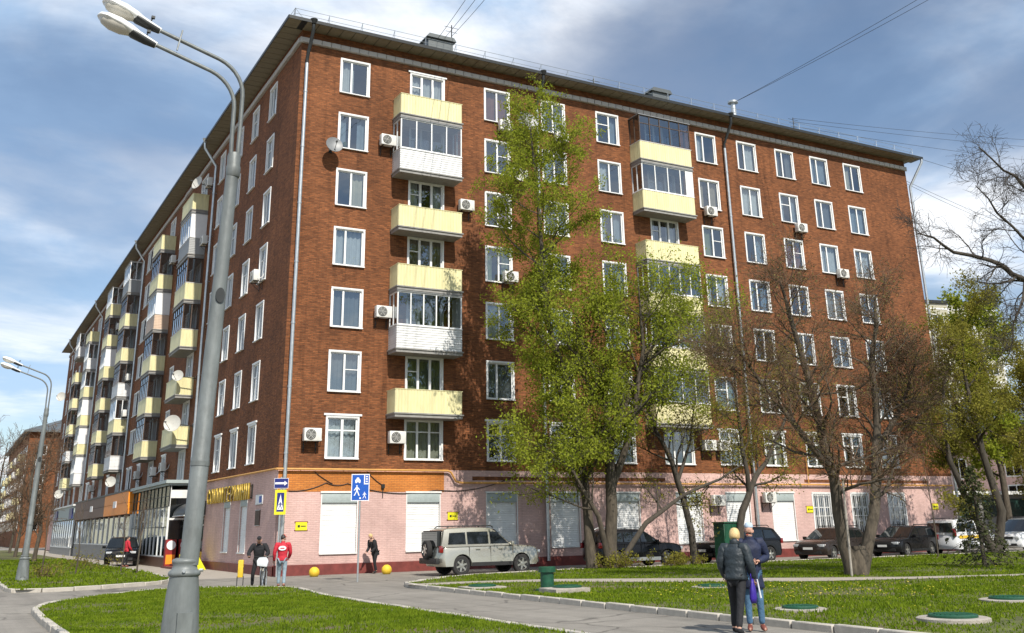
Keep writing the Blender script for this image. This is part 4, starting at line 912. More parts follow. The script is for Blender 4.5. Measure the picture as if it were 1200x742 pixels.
def dish(side, u, z, r, mt, label, proj=.55, tilt=.25, yaw=0.0):
    loc, rz = ((u, 0, z), 0) if side == 'R' else ((0, u, z), -PI/2)
    t = thing('satellite_dish', label, 'satellite dish', loc, rz, 'satellite dishes on the walls')
    mb = MB(); prof = [(r*s_, -.22*r*(s_*s_)) for s_ in (0.02, .25, .5, .75, .95, 1.0)]
    mb.lathe(prof+[(r*1.015, -.22*r+.01), (r*.95, -.18*r+.02), (r*.5, -.02), (.02, .03)], 26, (0, 0, 0), 'y')
    mb.xf(Matrix.Translation((0, -proj, 0)) @ Matrix.Rotation(yaw, 4, 'Z') @ Matrix.Rotation(-tilt, 4, 'X')); part('reflector', mb, mt, t, 50)
    mb = MB(); mb.tube([(0, -proj+.03, 0), (0, -.12, -.1), (0, 0, -.1)], .028, 6); mb.box(-.08, -.03, -.22, .08, .01, .05); part('wall_bracket', mb, 'dark_metal', t)
    mb = MB(); e = (math.sin(yaw)*r*.9, -proj-r*1.0, .02); mb.tube([(0, -proj-.1*r, -r*.93), (e[0], e[1], e[2])], .014, 5); mb.cbox((e[0], e[1], e[2]+.03), (.07, .12, .07)); part('feed_arm', mb, 'dark_metal', t)
dish('R', 1.72, 19.75, .42, 'dish_grey', 'grey satellite dish on the sunlit wall near the corner downpipe')
dish('R', 12.55, 22.95, .62, 'dish_grey', 'large grey satellite dish above the leafy tree by the downpipe', .7)
dish('R', 12.2, 19.9, .5, 'dish_white', 'white satellite dish half hidden by the top of the leafy tree', .5)
dish('L', 19.3, 23.6, .45, 'dish_white', 'white satellite dish beside the top yellow balcony of the shaded wall', .9, .25, .5)
dish('L', 19.2, 11.0, .34, 'dish_white', 'white satellite dish under the open fourth floor balcony of the shaded wall', 1.1, .2, 1.1)
dish('L', 19.0, 8.1, .5, 'dish_white', 'big white satellite dish on the lowest open balcony of the shaded wall', 1.2, .2, 1.1)
dish('L', 45.2, 5.9, .42, 'dish_white', 'white satellite dish above the orange fascia beside the second downpipe', .9, .2, 1.1)
dish('L', 84.0, 6.3, .5, 'dish_white', 'white satellite dish near the far end of the shaded wall, low down', 1.2, .2, 1.1)
dish('L', 99.0, 19.0, .6, 'dish_white', 'white satellite dish high at the far end of the shaded wall', 1.0, .2, 1.1)
for y, z, x_, lb in ((.9, 1.85, 1.15, 'yellow gas pipe plate on the pink wall near the street corner'), (8.6, 2.2, 8.45, 'yellow gas pipe plate on the pink wall beside the silver car'), (0, 2.35, 31.2, 'yellow gas pipe plate left of the barred windows'), (0, 2.45, 41.8, 'yellow gas pipe plate at the far end of the pink wall')):
    t = thing('gas_plate', lb, 'plate', (x_, 0, z), 0, 'yellow plates on the pink wall')
    mb = MB(); mb.box(-.26, -.03, 0, .26, -.015, .34); part('plate', mb, 'sign_yellow', t); mb = MB(); mb.box(-.16, -.034, .12, -.06, -.0305, .22); mb.box(-.02, -.034, .15, .2, -.0305, .19); part('print', mb, 'dark_metal', t)
    mb = MB(); mb.box(-.3, -.014, .30, .3, .0, .37); mb.box(-.3, -.014, -.03, .3, 0, .03); part('backing_strip', mb, 'plinth', t)

# ================================================================== street lamps
def lamp(label, loc, lean, base_h, junction):
    t = thing('street_lamp', label, 'street lamp', loc, 0, 'grey street lamps with twin arms')
    mb = MB(); b = base_h
    mb.lathe([(.27, -.05), (.27, .08), (.25, .12), (.235, .35*b), (.20, .75*b), (.175, .90*b), (.178, .92*b)], 28); part('base', mb, 'lamp_paint', t, 40)
    mb = MB(); mb.lathe([(.165, b*.90), (.19, b*.915), (.198, b*.93), (.19, b*.95), (.158, b*.965), (.145, b*1.0), (.155, b*1.02), (.163, b*1.035), (.148, b*1.05), (.11, b*1.06)], 28); part('collar', mb, 'lamp_paint', t, 60)
    mb = MB(); mb.prism([(-.09, .25*b), (.09, .25*b), (.09, .62*b), (-.09, .62*b)], -.25, -.18); part('access_door', mb, 'lamp_paint', t)
    mb = MB(); mb.tube([(.17, -.06, b*.955), (.21, -.08, b*.955)], .022, 6); mb.tube([(-.04, -.17, b*.955), (-.05, -.21, b*.955)], .022, 6); part('bolt', mb, 'zinc', t)
    J = junction-loc[2]; lx, ly = lean
    def ax(z): return (lx*z/J, ly*z/J, z)
    mb = MB(); mb.tube([ax(b*1.0), ax(b+1.3), ax(b+1.31), ax(4.2), ax(J-.35)], [.118, .116, .112, .104, .085], 20); part('shaft', mb, 'lamp_paint', t, 40)
    mb = MB(); mb.tube([ax(b+1.20), ax(b+1.26)], .122, 20); part('shaft_joint', mb, 'lamp_paint', t, 40)
    mb = MB(); q = Vector(ax(4.85)); mb.lathe([(.001, -.115), (.062, -.115), (.062, -.085), (.05, -.085), (.05, -.105)], 14, tuple(q), 'y'); 
    mb.v = [(x, y, (z-q.z)*1.7+q.z) for x, y, z in mb.v]; part('hatch', mb, 'dark_metal', t)
    mb = MB(); mb.lathe([(.088, J-.36), (.10, J-.33), (.104, J-.22), (.092, J-.18), (.096, J-.05), (.08, J)], 18, (lx, ly, 0)); part('top_collar', mb, 'lamp_paint', t, 50)
    for dxy, top, reach, up in (((.06, .03), 1.16, 1.06, 1.38), ((-.06, -.03), .86, .98, 1.38)):
        x0, y0 = lx+dxy[0], ly+dxy[1]
        pts = [(x0*.8+lx*.2, y0, J-.3), (x0, y0, J+top*.35), (x0, y0, J+top*.8)]
        for k in range(1, 8):
            a = math.radians(70)*k/7; R = .55; pts.append((x0-R*(1-math.cos(a)), y0+.02*k/7, J+top*.8+R*math.sin(a)))
        e = pts[-1]; dx_, dz_ = -math.sin(math.radians(70)), math.cos(math.radians(70))
        Ls = reach-.1; pts.append((e[0]+dx_*Ls, e[1]+.1, e[2]+dz_*Ls))
        mb = MB(); mb.tube(pts, [.030]*len(pts), 10); arm = part('arm', mb, 'lamp_paint', t, 50)
        e = Vector(pts[-1]); d = Vector((dx_, .03, dz_)).normalized(); up_ = Vector((-d.z, 0, d.x)); up_ = up_ if up_.z > 0 else -up_; sd = d.cross(up_)
        def head(sections, upper=True):
            mb = MB(); n = 14; vs = []
            for s_, w, hu, hl in sections:
                for j in range(n):
                    a = 2*PI*j/n; c, s2 = math.cos(a), math.sin(a); hh = hu if s2 > 0 else hl; q = e+d*s_+sd*(w*c)+up_*(hh*s2); vs.append(tuple(q))
            k = len(sections); mb.add(vs, [(i*n+j, i*n+(j+1) % n, (i+1)*n+(j+1) % n, (i+1)*n+j) for i in range(k-1) for j in range(n)]+[tuple(range(n)), tuple((k-1)*n+j for j in range(n))]); return mb
        hd = part('lamp_head', head([(-.06, .045, .045, .045), (.08, .06, .06, .06), (.22, .085, .075, .06), (.32, .12, .10, .05), (.5, .155, .12, .035), (.68, .15, .10, .03), (.78, .10, .06, .02), (.81, .03, .02, .01)]), 'white_trim', arm, 60)
        part('lamp_bowl', head([(.33, .10, .0, .055), (.45, .135, .0, .10), (.6, .135, .0, .115), (.72, .10, .0, .085), (.78, .04, .0, .03)]), 'lamp_glass', arm, 60)
        part('ballast_cover', head([(-.05, .05, .02, .055), (.1, .068, .03, .075), (.3, .115, .03, .065), (.33, .10, .0, .05)]), 'dark_metal', arm, 60)
        mb = MB(); q = e+d*.12+up_*.14; mb.cbox(tuple(q), (.05, .05, .035)); q2 = e+d*.12+up_*.07; mb.tube([tuple(q2), tuple(q)], .01, 4); part('photocell', mb, 'dark_metal', arm)
    a1 = Vector((lx-.75, ly+.08, J+1.62)); 
    mb = MB(); mb.tube([(lx-.92, ly+.0, J+1.43), (lx-.86, ly+.06, J+1.79)], .012, 5); part('brace', mb, 'lamp_paint', t)
    return t
lamp('tall grey twin arm street lamp with a bell base on the grass island', (-9.95, -30.98, 0.0), (.2, -.09), 1.42, 6.94)
lamp('grey twin arm street lamp standing on the lawn strip with saplings', (-9.48, 2.66, .0), (.1, 0), 1.02, 6.97)

# ================================================================== traffic signs
def pict_walker(mb, ox, oz, s, y):
    mb.prism([(ox+s*.07*math.cos(a)-.0, oz+s*.88+s*.075*math.sin(a)) for a in np.linspace(0, 2*PI, 11)[:-1]], y, y-.004)
    mb.prism([(ox-s*.08, oz+s*.78), (ox+s*.1, oz+s*.78), (ox+s*.09, oz+s*.42), (ox-s*.07, oz+s*.42)], y, y-.004)
    mb.prism([(ox-s*.05, oz+s*.44), (ox+s*.04, oz+s*.44), (ox-s*.18, oz), (ox-s*.28, oz)], y, y-.004); mb.prism([(ox+s*.0, oz+s*.44), (ox+s*.09, oz+s*.44), (ox+s*.28, oz), (ox+s*.17, oz)], y, y-.004)
    mb.prism([(ox-s*.08, oz+s*.78), (ox-s*.06, oz+s*.66), (ox-s*.22, oz+s*.45), (ox-s*.28, oz+s*.5)], y, y-.004); mb.prism([(ox+s*.1, oz+s*.78), (ox+s*.07, oz+s*.68), (ox+s*.24, oz+s*.5), (ox+s*.29, oz+s*.56)], y, y-.004)
t = thing('road_sign', 'blue residential zone sign with white walking figure and car on a grey post', 'road sign', (1.14, -7.24, 0), math.radians(-18))
mb = MB(); mb.tube([(0, 0, -.05), (.0, 0, 3.75)], .035, 10); part('post', mb, 'zinc', t, 40)
mb = MB(); mb.prism([(-.34, 2.86), (.34, 2.86), (.34, 3.84), (-.34, 3.84)], -.055, -.04); pl = part('sign_plate', mb, 'sign_white', t)
mb = MB(); mb.prism([(-.31, 2.89), (.31, 2.89), (.31, 3.81), (-.31, 3.81)], -.056, -.06); obj('blue_field', mb.mesh('blue_field', 'sign_blue'), pl)
yv = -.061
mb = MB(); pict_walker(mb, -.13, 3.05, .40, yv); obj('walking_figure', mb.mesh('walking_figure', 'sign_white'), pl)
mb = MB(); pict_walker(mb, .16, 2.95, .25, yv); obj('child_figure', mb.mesh('child_figure', 'sign_white'), pl)
mb = MB()
mb.prism([(.0+.035*math.cos(a), 2.96+.035*math.sin(a)) for a in np.linspace(0, 2*PI, 11)[:-1]], yv, yv-.004); obj('ball', mb.mesh('ball', 'sign_white'), pl)
mb = MB(); mb.prism([(-.2, 3.54), (.0, 3.54), (.0, 3.63), (-.04, 3.64), (-.06, 3.71), (-.14, 3.71), (-.16, 3.64), (-.2, 3.63)], yv, yv-.004); mb.box(-.19, yv-.004, 3.51, -.14, yv, 3.54); mb.box(-.06, yv-.004, 3.51, -.01, yv, 3.54); obj('car_figure', mb.mesh('car_figure', 'sign_white'), pl)
mb = MB(); mb.prism([(.13, 3.46), (.3, 3.46), (.3, 3.50), (.17, 3.50), (.17, 3.8), (.13, 3.8)], yv, yv-.004)
for k in range(3): mb.box(.20, yv-.004, 3.54+.09*k, .27, yv, 3.59+.09*k)
obj('house_figure', mb.mesh('house_figure', 'sign_white'), pl)
t = thing('road_sign', 'navy one way arrow sign above a yellow bordered crossing sign on the corner post', 'road sign', (.02, -.55, 0), math.radians(-20))
mb = MB(); mb.tube([(0, 0, -.05), (0, 0, 4.05)], .045, 10); part('post', mb, 'zinc', t, 40)
mb = MB(); mb.box(-.30, -.07, 3.58, .30, -.05, 4.0); pl = part('arrow_plate', mb, 'sign_white', t)
mb = MB(); mb.box(-.285, -.074, 3.595, .285, -.0705, 3.985); obj('navy_field', mb.mesh('navy_field', 'sign_navy'), pl)
mb = MB(); mb.prism([(-.26, 3.75), (.13, 3.75), (.13, 3.69), (.26, 3.79), (.13, 3.89), (.13, 3.83), (-.26, 3.83)], -.075, -.079); obj('arrow', mb.mesh('arrow', 'sign_white'), pl)
mb = MB(); mb.box(-.24, -.07, 2.5, .24, -.05, 3.52); pl = part('crossing_plate', mb, 'sign_yellow', t)
mb = MB(); mb.box(-.15, -.074, 2.62, .15, -.0705, 3.4); obj('navy_field', mb.mesh('navy_field', 'sign_navy'), pl)
mb = MB(); mb.prism([(-.13, 2.7), (.13, 2.7), (.0, 3.34)], -.075, -.079); obj('triangle', mb.mesh('triangle', 'sign_white'), pl)
mb = MB(); pict_walker(mb, 0, 2.74, .30, -.08); obj('walking_figure', mb.mesh('walking_figure', 'sign_navy'), pl)
def dome(x, y, label):
    t = thing('concrete_hemisphere', label, 'bollard', (x, y, 0), 0, 'yellow hemispheres on the forecourt')
    mb = MB(); R = .22; mb.lathe([(R*math.cos(a), .17+R*math.sin(a)) for a in np.linspace(-.95, PI/2*.98, 13)], 22); part('dome', mb, 'yellow_paint', t, 50); mb = MB(); mb.tube([(0, 0, .16+R), (0, 0, .19+R)], .025, 8); part('lifting_eye', mb, 'dark_metal', t)
dome(1.32, -1.57, 'yellow painted concrete hemisphere nearer the street corner'); dome(4.45, -1.84, 'yellow painted concrete hemisphere between the bending person and the silver car')

# ================================================================== vents, manholes, cabinet
def manhole(x, y, r, label, sq=False, h=.10, lid_off=(0, 0)):
    t = thing('manhole', label, 'manhole', (x, y, LZ), 0, 'green lidded manholes in the lawn')
    mb = MB()
    if sq: mb.box(-r*1.35, -r*1.2, -.15, r*1.35, r*1.2, h)
    else: mb.lathe([(r*1.5, -.15), (r*1.48, h*.8), (r*1.4, h), (r*.9, h)], 26)
    obj('concrete_collar', bevelled(mb, 'concrete', 'concrete_collar', .02, 1) if sq else mb.mesh('concrete_collar', 'concrete', 30), t)
    mb = MB(); mb.lathe([(r, h), (r, h+.035), (r*.96, h+.05), (r*.85, h+.042), (r*.82, h+.05), (.02, h+.05)], 26, (lid_off[0], lid_off[1], 0)); ld = part('lid', mb, 'green_paint', t, 30)
    mb = MB()
    for k in range(-3, 4): 
        w = math.sqrt(max(.01, (r*.75)**2-(k*r*.2)**2)); mb.box(lid_off[0]-w, lid_off[1]+k*r*.2-.015, h+.05, lid_off[0]+w, lid_off[1]+k*r*.2+.015, h+.062)
    obj('ribs', mb.mesh('ribs', 'green_paint'), ld)
manhole(1.75, -16.2, .42, 'small green manhole lid on a thin slab by the lane, nearest the path', True, .06)
manhole(2.45, -19.75, .40, 'green manhole lid on a square slab at the foot of the green vent', True, .13, (.15, .1))
manhole(2.9, -28.2, .36, 'green manhole lid on a round concrete ring beside the couple', False, .05)
manhole(3.25, -31.6, .42, 'large green manhole lid on a round ring right of the one by the couple', False, .07)
manhole(7.95, -29.3, .42, 'green manhole lid on a flat ring far right, in the shaded grass', False, .05)
manhole(6.75, -20.7, .38, 'green manhole lid half sunk in grass by the footpath', False, .03)
t = thing('green_vent', 'green metal vent pipe with a wide cap standing in the lawn', 'vent', (2.5, -18.75, LZ), 0)
mb = MB(); mb.lathe([(.19, -.05), (.19, .54), (.16, .54)], 24); part('pipe', mb, 'green_paint', t, 40); mb = MB(); mb.lathe([(.245, .50), (.245, .63), (.225, .64), (.02, .645)], 24); part('cap', mb, 'green_paint', t, 40); mb = MB(); mb.lathe([(.33, -.02), (.33, .06), (.2, .07)], 24); part('flange', mb, 'green_paint', t, 40)
t = thing('green_cabinet', 'dark green metal cabinet behind the couple', 'cabinet', (19.85, -5.95, 0), .1)
mb = MB(); mb.box(-.45, -.35, .05, .45, .35, 1.85); obj('body', bevelled(mb, 'green_paint', 'body', .02, 1), t)
for s in (-1, 1): mb = MB(); mb.box(s*.03, -.37, .15, s*.41, -.352, 1.76); d_ = part('door', mb, 'green_paint', t); mb = MB(); mb.box(s*.06, -.40, .95, s*.09, -.37, 1.1); obj('handle', mb.mesh('handle', 'zinc'), d_)
mb = MB(); mb.box(-.5, -.4, 1.852, .5, .4, 1.9); part('lid', mb, 'green_paint', t)

# ================================================================== vehicles
def smooth_line(pts, it=1):
    for _ in range(it):
        q = [pts[0]]
        for a, b in zip(pts, pts[1:]): q += [(a[0]*.75+b[0]*.25, a[1]*.75+b[1]*.25), (a[0]*.25+b[0]*.75, a[1]*.25+b[1]*.75)]
        q.append(pts[-1]); pts = q
    return pts
def car(name, label, loc, rz, paint, spec, group='cars parked along the facade'):
    t = thing(name, label, 'van' if spec.get('van') else 'car', loc, rz, group)
    Lh = spec['L']/2; Wd = spec['W']/2; xf, xr = spec['axf'], spec['axr']; R = spec['R']; ra = R+.055; zb = spec['zb']; belt = spec['belt']
    # lower body outline with real wheel arches
    low = [(-Lh+.02, zb+.12), (-Lh+.10, zb)]
    def arch(xc):
        a0 = math.asin((zb-R)/ra) if abs(zb-R) < ra else 0
        return [(xc-ra*math.cos(a), R+ra*math.sin(a)) for a in np.linspace(a0, PI-a0, 11)]
    low += arch(xr)+arch(xf)+[(Lh-.12, zb), (Lh-.02, zb+.12)]
    top = smooth_line(spec['top'], 1)
    outline = low+top            # top runs from the nose backwards to the tail
    cx = sum(p[0] for p in outline)/len(outline); cz = .65
    ys = [-1, -.97, -.9, -.6, -.25, .25, .6, .9, .97, 1]; mb = MB(); n = len(outline)
    for s in ys:
        k = abs(s); vs = []
        ins = .0 if k < .91 else (.022 if k < .98 else .05)
        for i, (x, z) in enumerate(outline):
            xx = x*(1-ins*.5) - math.copysign(max(0, abs(x)-Lh*.72)*.30*k**3, x)
            zz = z
            if i >= len(low): zz = z-ins*1.1+.02*(1-k*k)*(1 if z > .8 else 0)
            wy = Wd*(1-.05*max(0, (z-.75))/.4) if z > .75 else Wd*(1-.04*max(0, .5-z)/.3)
            vs.append((xx, s*wy, zz))
        mb.v += vs
    for j in range(len(ys)-1):
        for i in range(n): mb.f.append((j*n+i, j*n+(i+1) % n, (j+1)*n+(i+1) % n, (j+1)*n+i)); mb.mi.append(0)
    mb.f.append(tuple(range(n))); mb.f.append(tuple((len(ys)-1)*n+i for i in range(n))); mb.mi += [0, 0]
    body = obj('body', mb.mesh('body', paint, 35), t)
    # lower cladding
    for s in (-1, 1): mb = MB(); mb.box(xr+ra+.02, s*Wd*.955, zb-.005, xf-ra-.02, s*(Wd+.012), zb+.14); part('sill', mb, spec.get('clad', 'car_trim'), t)
    # cabin
    cab = spec['cab']; tb = spec['tumble']; zroof = max(p[1] for p in cab)
    def hw(z): return Wd*.965-tb*(z-belt)
    pts = smooth_line(cab, 1); mb = MB(); n = len(pts)
    for s in ys:
        k = abs(s); drop = 0 if k < .91 else (.012 if k < .98 else .045)
        mb.v += [(x*(1-.0*k)-(.05*k*k if x > cab[-2][0] else -.04*k*k if x < cab[1][0] else 0), s*hw(z), z-(drop if z > belt+.05 else 0)+.02*(1-k*k)*(z > zroof-.12)) for x, z in pts]
    for j in range(len(ys)-1):
        for i in range(n): mb.f.append((j*n+i, j*n+(i+1) % n, (j+1)*n+(i+1) % n, (j+1)*n+i)); mb.mi.append(0)
    mb.f.append(tuple(range(n))); mb.f.append(tuple((len(ys)-1)*n+i for i in range(n))); mb.mi += [0, 0]
    part('cabin', mb, spec.get('cabmat', paint), t, 35)
    # side glass
    for s in (-1, 1):
        for w in spec['glass']:
            mb = MB(); a = [(x, s*(hw(z)+.004), z) for x, z in w]; b = [(x, s*(hw(z)-.03), z) for x, z in w]; k = len(w)
            mb.add(a+b, [tuple(range(k)), tuple(range(2*k-1, k-1, -1))]+[(i, (i+1) % k, k+(i+1) % k, k+i) for i in range(k)]); part('side_window', mb, 'car_glass', t)
    # screens
    def screen(p0, p1, off, nm, inset=.10):
        (x0, z0), (x1, z1) = p0, p1; d = Vector((x1-x0, z1-z0)).normalized(); nn = Vector((d.y, -d.x))*off
        mb = MB(); vs = []
        for (x, z, ww) in ((x0+d.x*.06, z0+d.y*.06, hw(z0)-inset*.7), (x1-d.x*.07, z1-d.y*.07, hw(z1)-inset)):
            for f_ in (-1, -.5, 0, .5, 1): vs.append((x+nn.x-(.045*f_*f_ if off > 0 else -.035*f_*f_), ww*f_, z+nn.y))
        mb.add(vs, [(i, i+1, 6+i, 5+i) for i in range(4)]); o = obj(nm, mb.mesh(nm, 'car_glass', False, False), t); o.modifiers.new('t', 'SOLIDIFY').thickness = .02
    screen(cab[-1], cab[-2], .022, 'windscreen'); screen(cab[0], cab[1], -.022, 'rear_window')
    # wheels
    def wheel(x, y, z, s, parent=t, r=R, nm='wheel'):
        mb = MB(); o_ = (x, y, z); w = .115
        mb.lathe([(r*.62, -w), (r*.9, -w), (r*.985, -w*.8), (r, -w*.4), (r, w*.4), (r*.985, w*.8), (r*.9, w), (r*.62, w)], 30, (0, 0, 0), 'y'); mb.f = mb.f[:-2]; mb.mi = mb.mi[:-2]
        o = obj(nm, mb.mesh(nm, 'tyre', 30), parent, o_)
        mb = MB(); yo = s*w*.92
        mb.lathe([(r*.66, yo-s*.03), (r*.66, yo), (r*.61, yo), (r*.57, yo-s*.05), (.01, yo-s*.05)], 26, (0, 0, 0), 'y'); mb.cur = 0
        rim = MB(); rim.lathe([(r*.665, yo-s*.05), (r*.665, yo), (r*.60, yo+s*.002), (r*.58, yo-s*.03)], 26, (0, 0, 0), 'y'); rim.f = rim.f[:-2]; rim.mi = rim.mi[:-2]
        for k in range(spec.get('spokes', 5)):
            a = 2*PI*k/spec.get('spokes', 5)+.3; c, sn = math.cos(a), math.sin(a); wd = .045
            rim.add([(c*r*.1-sn*wd, yo-s*.01, sn*r*.1+c*wd), (c*r*.1+sn*wd, yo-s*.01, sn*r*.1-c*wd), (c*r*.62+sn*wd*.7, yo-s*.005, sn*r*.62-c*wd*.7), (c*r*.62-sn*wd*.7, yo-s*.005, sn*r*.62+c*wd*.7)], [(0, 1, 2, 3)])
        rim.lathe([(.075, yo-s*.03), (.07, yo+s*.005), (.01, yo+s*.008)], 12, (0, 0, 0), 'y')
        obj('rim', rim.mesh('rim', 'rim', False, False), o); obj('brake_disc', mb.mesh('brake_disc', 'car_trim', False), o); return o
    for x in (xf, xr):
        for s in (-1, 1): wheel(x, s*(Wd-.125), R, s)
    # underside and wheel wells
    mb = MB(); mb.box(-Lh+.3, -Wd+.27, zb-.02, Lh-.3, Wd-.27, zb+.3); part('chassis', mb, 'car_trim', t)
    # lamps, bumpers, plates
    hz = spec.get('hz', .72); tz = spec.get('tz', .95); th = spec.get('th', .16)
    for s in (-1, 1):
        mb = MB(); mb.cbox((Lh-.16, s*(Wd-.27), hz), (.20, .36, .13)); obj('headlight', bevelled(mb, 'head_lamp', 'headlight', .03, 2), t)
        mb = MB(); mb.cbox((-Lh+.13, s*(Wd-.115), tz), (.16, .17, th*2)); obj('tail_light', bevelled(mb, 'tail_red', 'tail_light', .025, 2), t)
        mb = MB(); mx_ = spec['mirror']; mb.cbox((mx_, s*(Wd+.11), belt+.07), (.12, .2, .15)); mb.box(mx_-.03, s*(Wd-.06), belt-.0, mx_+.03, s*(Wd+.03), belt+.05); obj('mirror', bevelled(mb, spec.get('mirmat', paint), 'mirror', .025, 2), t)
        for hx in spec['handles']:
            mb = MB(); mb.cbox((hx, s*(Wd*.985+.012), belt-.13), (.2, .03, .035)); part('door_handle', mb, spec.get('hmat', paint), t)
        for sx in spec['seams']: mb = MB(); mb.box(sx-.006, s*Wd*.94, zb+.15, sx+.006, s*(Wd*1.002), belt-.03); part('door_seam', mb, 'car_trim', t)
    mb = MB(); mb.box(Lh-.14, -.5, hz-.08, Lh-.02, .5, hz+.06); part('grille', mb, 'car_trim', t)
    mb = MB(); mb.box(Lh-.16, -Wd*.72, zb+.06, Lh-.035, Wd*.72, zb+.20); part('air_intake', mb, 'car_trim', t)
    mb = MB(); mb.box(Lh-.10, -.26, zb+.25, Lh+.012, .26, zb+.36); part('number_plate', mb, 'plate_white', t); mb = MB(); mb.box(-Lh-.012, -.26, tz-.12, -Lh+.1, .26, tz-.01); part('number_plate', mb, 'plate_white', t)
    if spec.get('rails'):
        for s in (-1, 1):
            y_ = s*(hw(zroof)-.12); x0, x1 = spec['rails']; mb = MB(); mb.tube([(x0, y_, zroof-.02), (x0+.12, y_, zroof+.055), (x1-.12, y_, zroof+.055), (x1, y_, zroof-.02)], .022, 8); part('roof_rail', mb, spec.get('railmat', 'car_trim'), t, 40)
    if spec.get('spare'):
        mb = MB(); sp = wheel(0, 0, 0, -1, t, .37, 'spare_wheel'); sp.location = (-Lh-.10, .05, 1.0); sp.rotation_euler = (0, 0, PI/2*3)
        mb = MB(); mb.box(-Lh-.02, -Wd*.7, 1.68, -Lh+.25, Wd*.7, 1.74); part('spoiler', mb, 'car_trim', t)
        mb = MB(); mb.box(-Lh-.03, -Wd*.86, belt, -Lh+.09, Wd*.86, belt+.55); part('tailgate_glass', mb, 'car_glass', t)
        mb = MB(); mb.box(-Lh-.10, -Wd*.95, zb+.10, -Lh+.06, Wd*.95, zb+.32); obj('bumper', bevelled(mb, 'car_trim', 'bumper', .03, 2), t)
    if spec.get('stripe'):
        for s in (-1, 1): mb = MB(); mb.box(*spec['stripe'][0:1], s*(Wd*.99), spec['stripe'][2], spec['stripe'][1], s*(Wd*.99+.014), spec['stripe'][3]); part('yellow_stripe', mb, 'yellow_paint', t)
    return t
SUV = dict(L=4.75, W=1.88, R=.385, zb=.36, axf=1.42, axr=-1.36, belt=1.14, tumble=.23, mirror=.88, handles=(-.62, .42), seams=(-1.02, -.05, .98), tz=1.02, th=.13, hz=.86, spokes=6, hmat='car_silver', spare=True, rails=(-1.9, .2),
    top=[(2.36, .56), (2.36, .86), (2.28, 1.02), (1.9, 1.10), (1.0, 1.14), (-2.2, 1.14), (-2.33, 1.08), (-2.36, .62)],
    cab=[(-2.30, 1.10), (-2.13, 1.74), (-1.9, 1.82), (-.6, 1.85), (.22, 1.80), (1.02, 1.12)],
    glass=[[(-1.96, 1.2), (-1.16, 1.2), (-1.16, 1.66), (-1.86, 1.64)], [(-1.08, 1.2), (-.13, 1.2), (-.13, 1.68), (-1.08, 1.67)], [(-.05, 1.2), (.80, 1.2), (.28, 1.66), (-.05, 1.68)]])
CROSS = dict(L=4.62, W=1.86, R=.36, zb=.30, axf=1.38, axr=-1.32, belt=1.04, tumble=.22, mirror=.72, handles=(-.65, .38), seams=(-.95, -.08, .9), tz=.98, th=.12, hz=.80, rails=(-1.6, .1), railmat='zinc', clad='zinc',
    top=[(2.30, .5), (2.30, .82), (2.18, .95), (1.6, 1.03), (.95, 1.05), (-2.1, 1.06), (-2.28, 1.0), (-2.30, .56)],
    cab=[(-2.22, 1.02), (-1.86, 1.52), (-1.5, 1.62), (-.4, 1.66), (.2, 1.60), (1.12, 1.02)],
    glass=[[(-1.82, 1.12), (-1.02, 1.1), (-1.02, 1.5), (-1.58, 1.48)], [(-.94, 1.1), (-.12, 1.1), (-.12, 1.53), (-.94, 1.51)], [(-.04, 1.1), (.80, 1.1), (.18, 1.52), (-.04, 1.53)]])
WAGON = dict(L=4.8, W=1.87, R=.335, zb=.26, axf=1.45, axr=-1.37, belt=.97, tumble=.24, mirror=.75, handles=(-.65, .4), seams=(-.98, -.08, .95), tz=.92, th=.14, hz=.70, rails=(-1.8, .0), clad='zinc',
    top=[(2.40, .42), (2.40, .70), (2.28, .82), (1.7, .93), (.98, .98), (-2.15, 1.0), (-2.36, .95), (-2.40, .5)],
    cab=[(-2.34, .96), (-1.92, 1.42), (-1.5, 1.52), (-.4, 1.55), (.15, 1.49), (1.18, .95)],
    glass=[[(-1.9, 1.06), (-1.06, 1.04), (-1.06, 1.40), (-1.62, 1.38)], [(-.98, 1.04), (-.12, 1.04), (-.12, 1.43), (-.98, 1.41)], [(-.04, 1.04), (.84, 1.03), (.14, 1.42), (-.04, 1.43)]])
VAN = dict(L=4.6, W=1.85, R=.33, zb=.27, axf=1.40, axr=-1.32, belt=1.08, tumble=.12, mirror=.95, handles=(-.3, .55), seams=(-1.0, -.02, 1.0), tz=1.15, th=.2, hz=.78, van=True, rails=(-1.9, .2), stripe=(-1.9, .9, .82, .98), cabmat='car_white',
    top=[(2.28, .45), (2.28, .78), (2.15, .98), (1.7, 1.08), (1.2, 1.10), (-2.2, 1.12), (-2.28, 1.05), (-2.30, .5)],
    cab=[(-2.28, 1.08), (-2.16, 1.72), (-1.95, 1.82), (-.4, 1.85), (.3, 1.78), (1.4, 1.06)],
    glass=[[(-1.98, 1.18), (-1.12, 1.18), (-1.12, 1.64), (-1.88, 1.62)], [(-1.02, 1.18), (-.05, 1.18), (-.05, 1.66), (-1.02, 1.65)], [(.05, 1.18), (1.02, 1.18), (.42, 1.64), (.05, 1.66)]])
car('parked_car', 'silver off-road car with a spare wheel on its tail, nearest the street corner', (7.4, -5.1, 0), math.radians(-1), 'car_silver', SUV)
car('parked_car', 'black crossover behind the leafy tree trunks', (15.6, -4.3, 0), math.radians(-3), 'car_black', CROSS)
car('parked_car', 'black car with its nose towards the green cabinet, behind the couple', (21.9, -4.3, 0), math.radians(183), 'car_black', dict(CROSS, clad='car_trim', railmat='car_trim'))
car('parked_car', 'dark brown estate car with silver sills behind the forked brown tree', (28.0, -4.5, 0), math.radians(196), 'car_brown', WAGON)
car('parked_car', 'dark graphite estate car between the brown estate and the white van', (33.5, -4.4, 0), math.radians(194), 'car_graphite', dict(WAGON, clad='car_trim'))
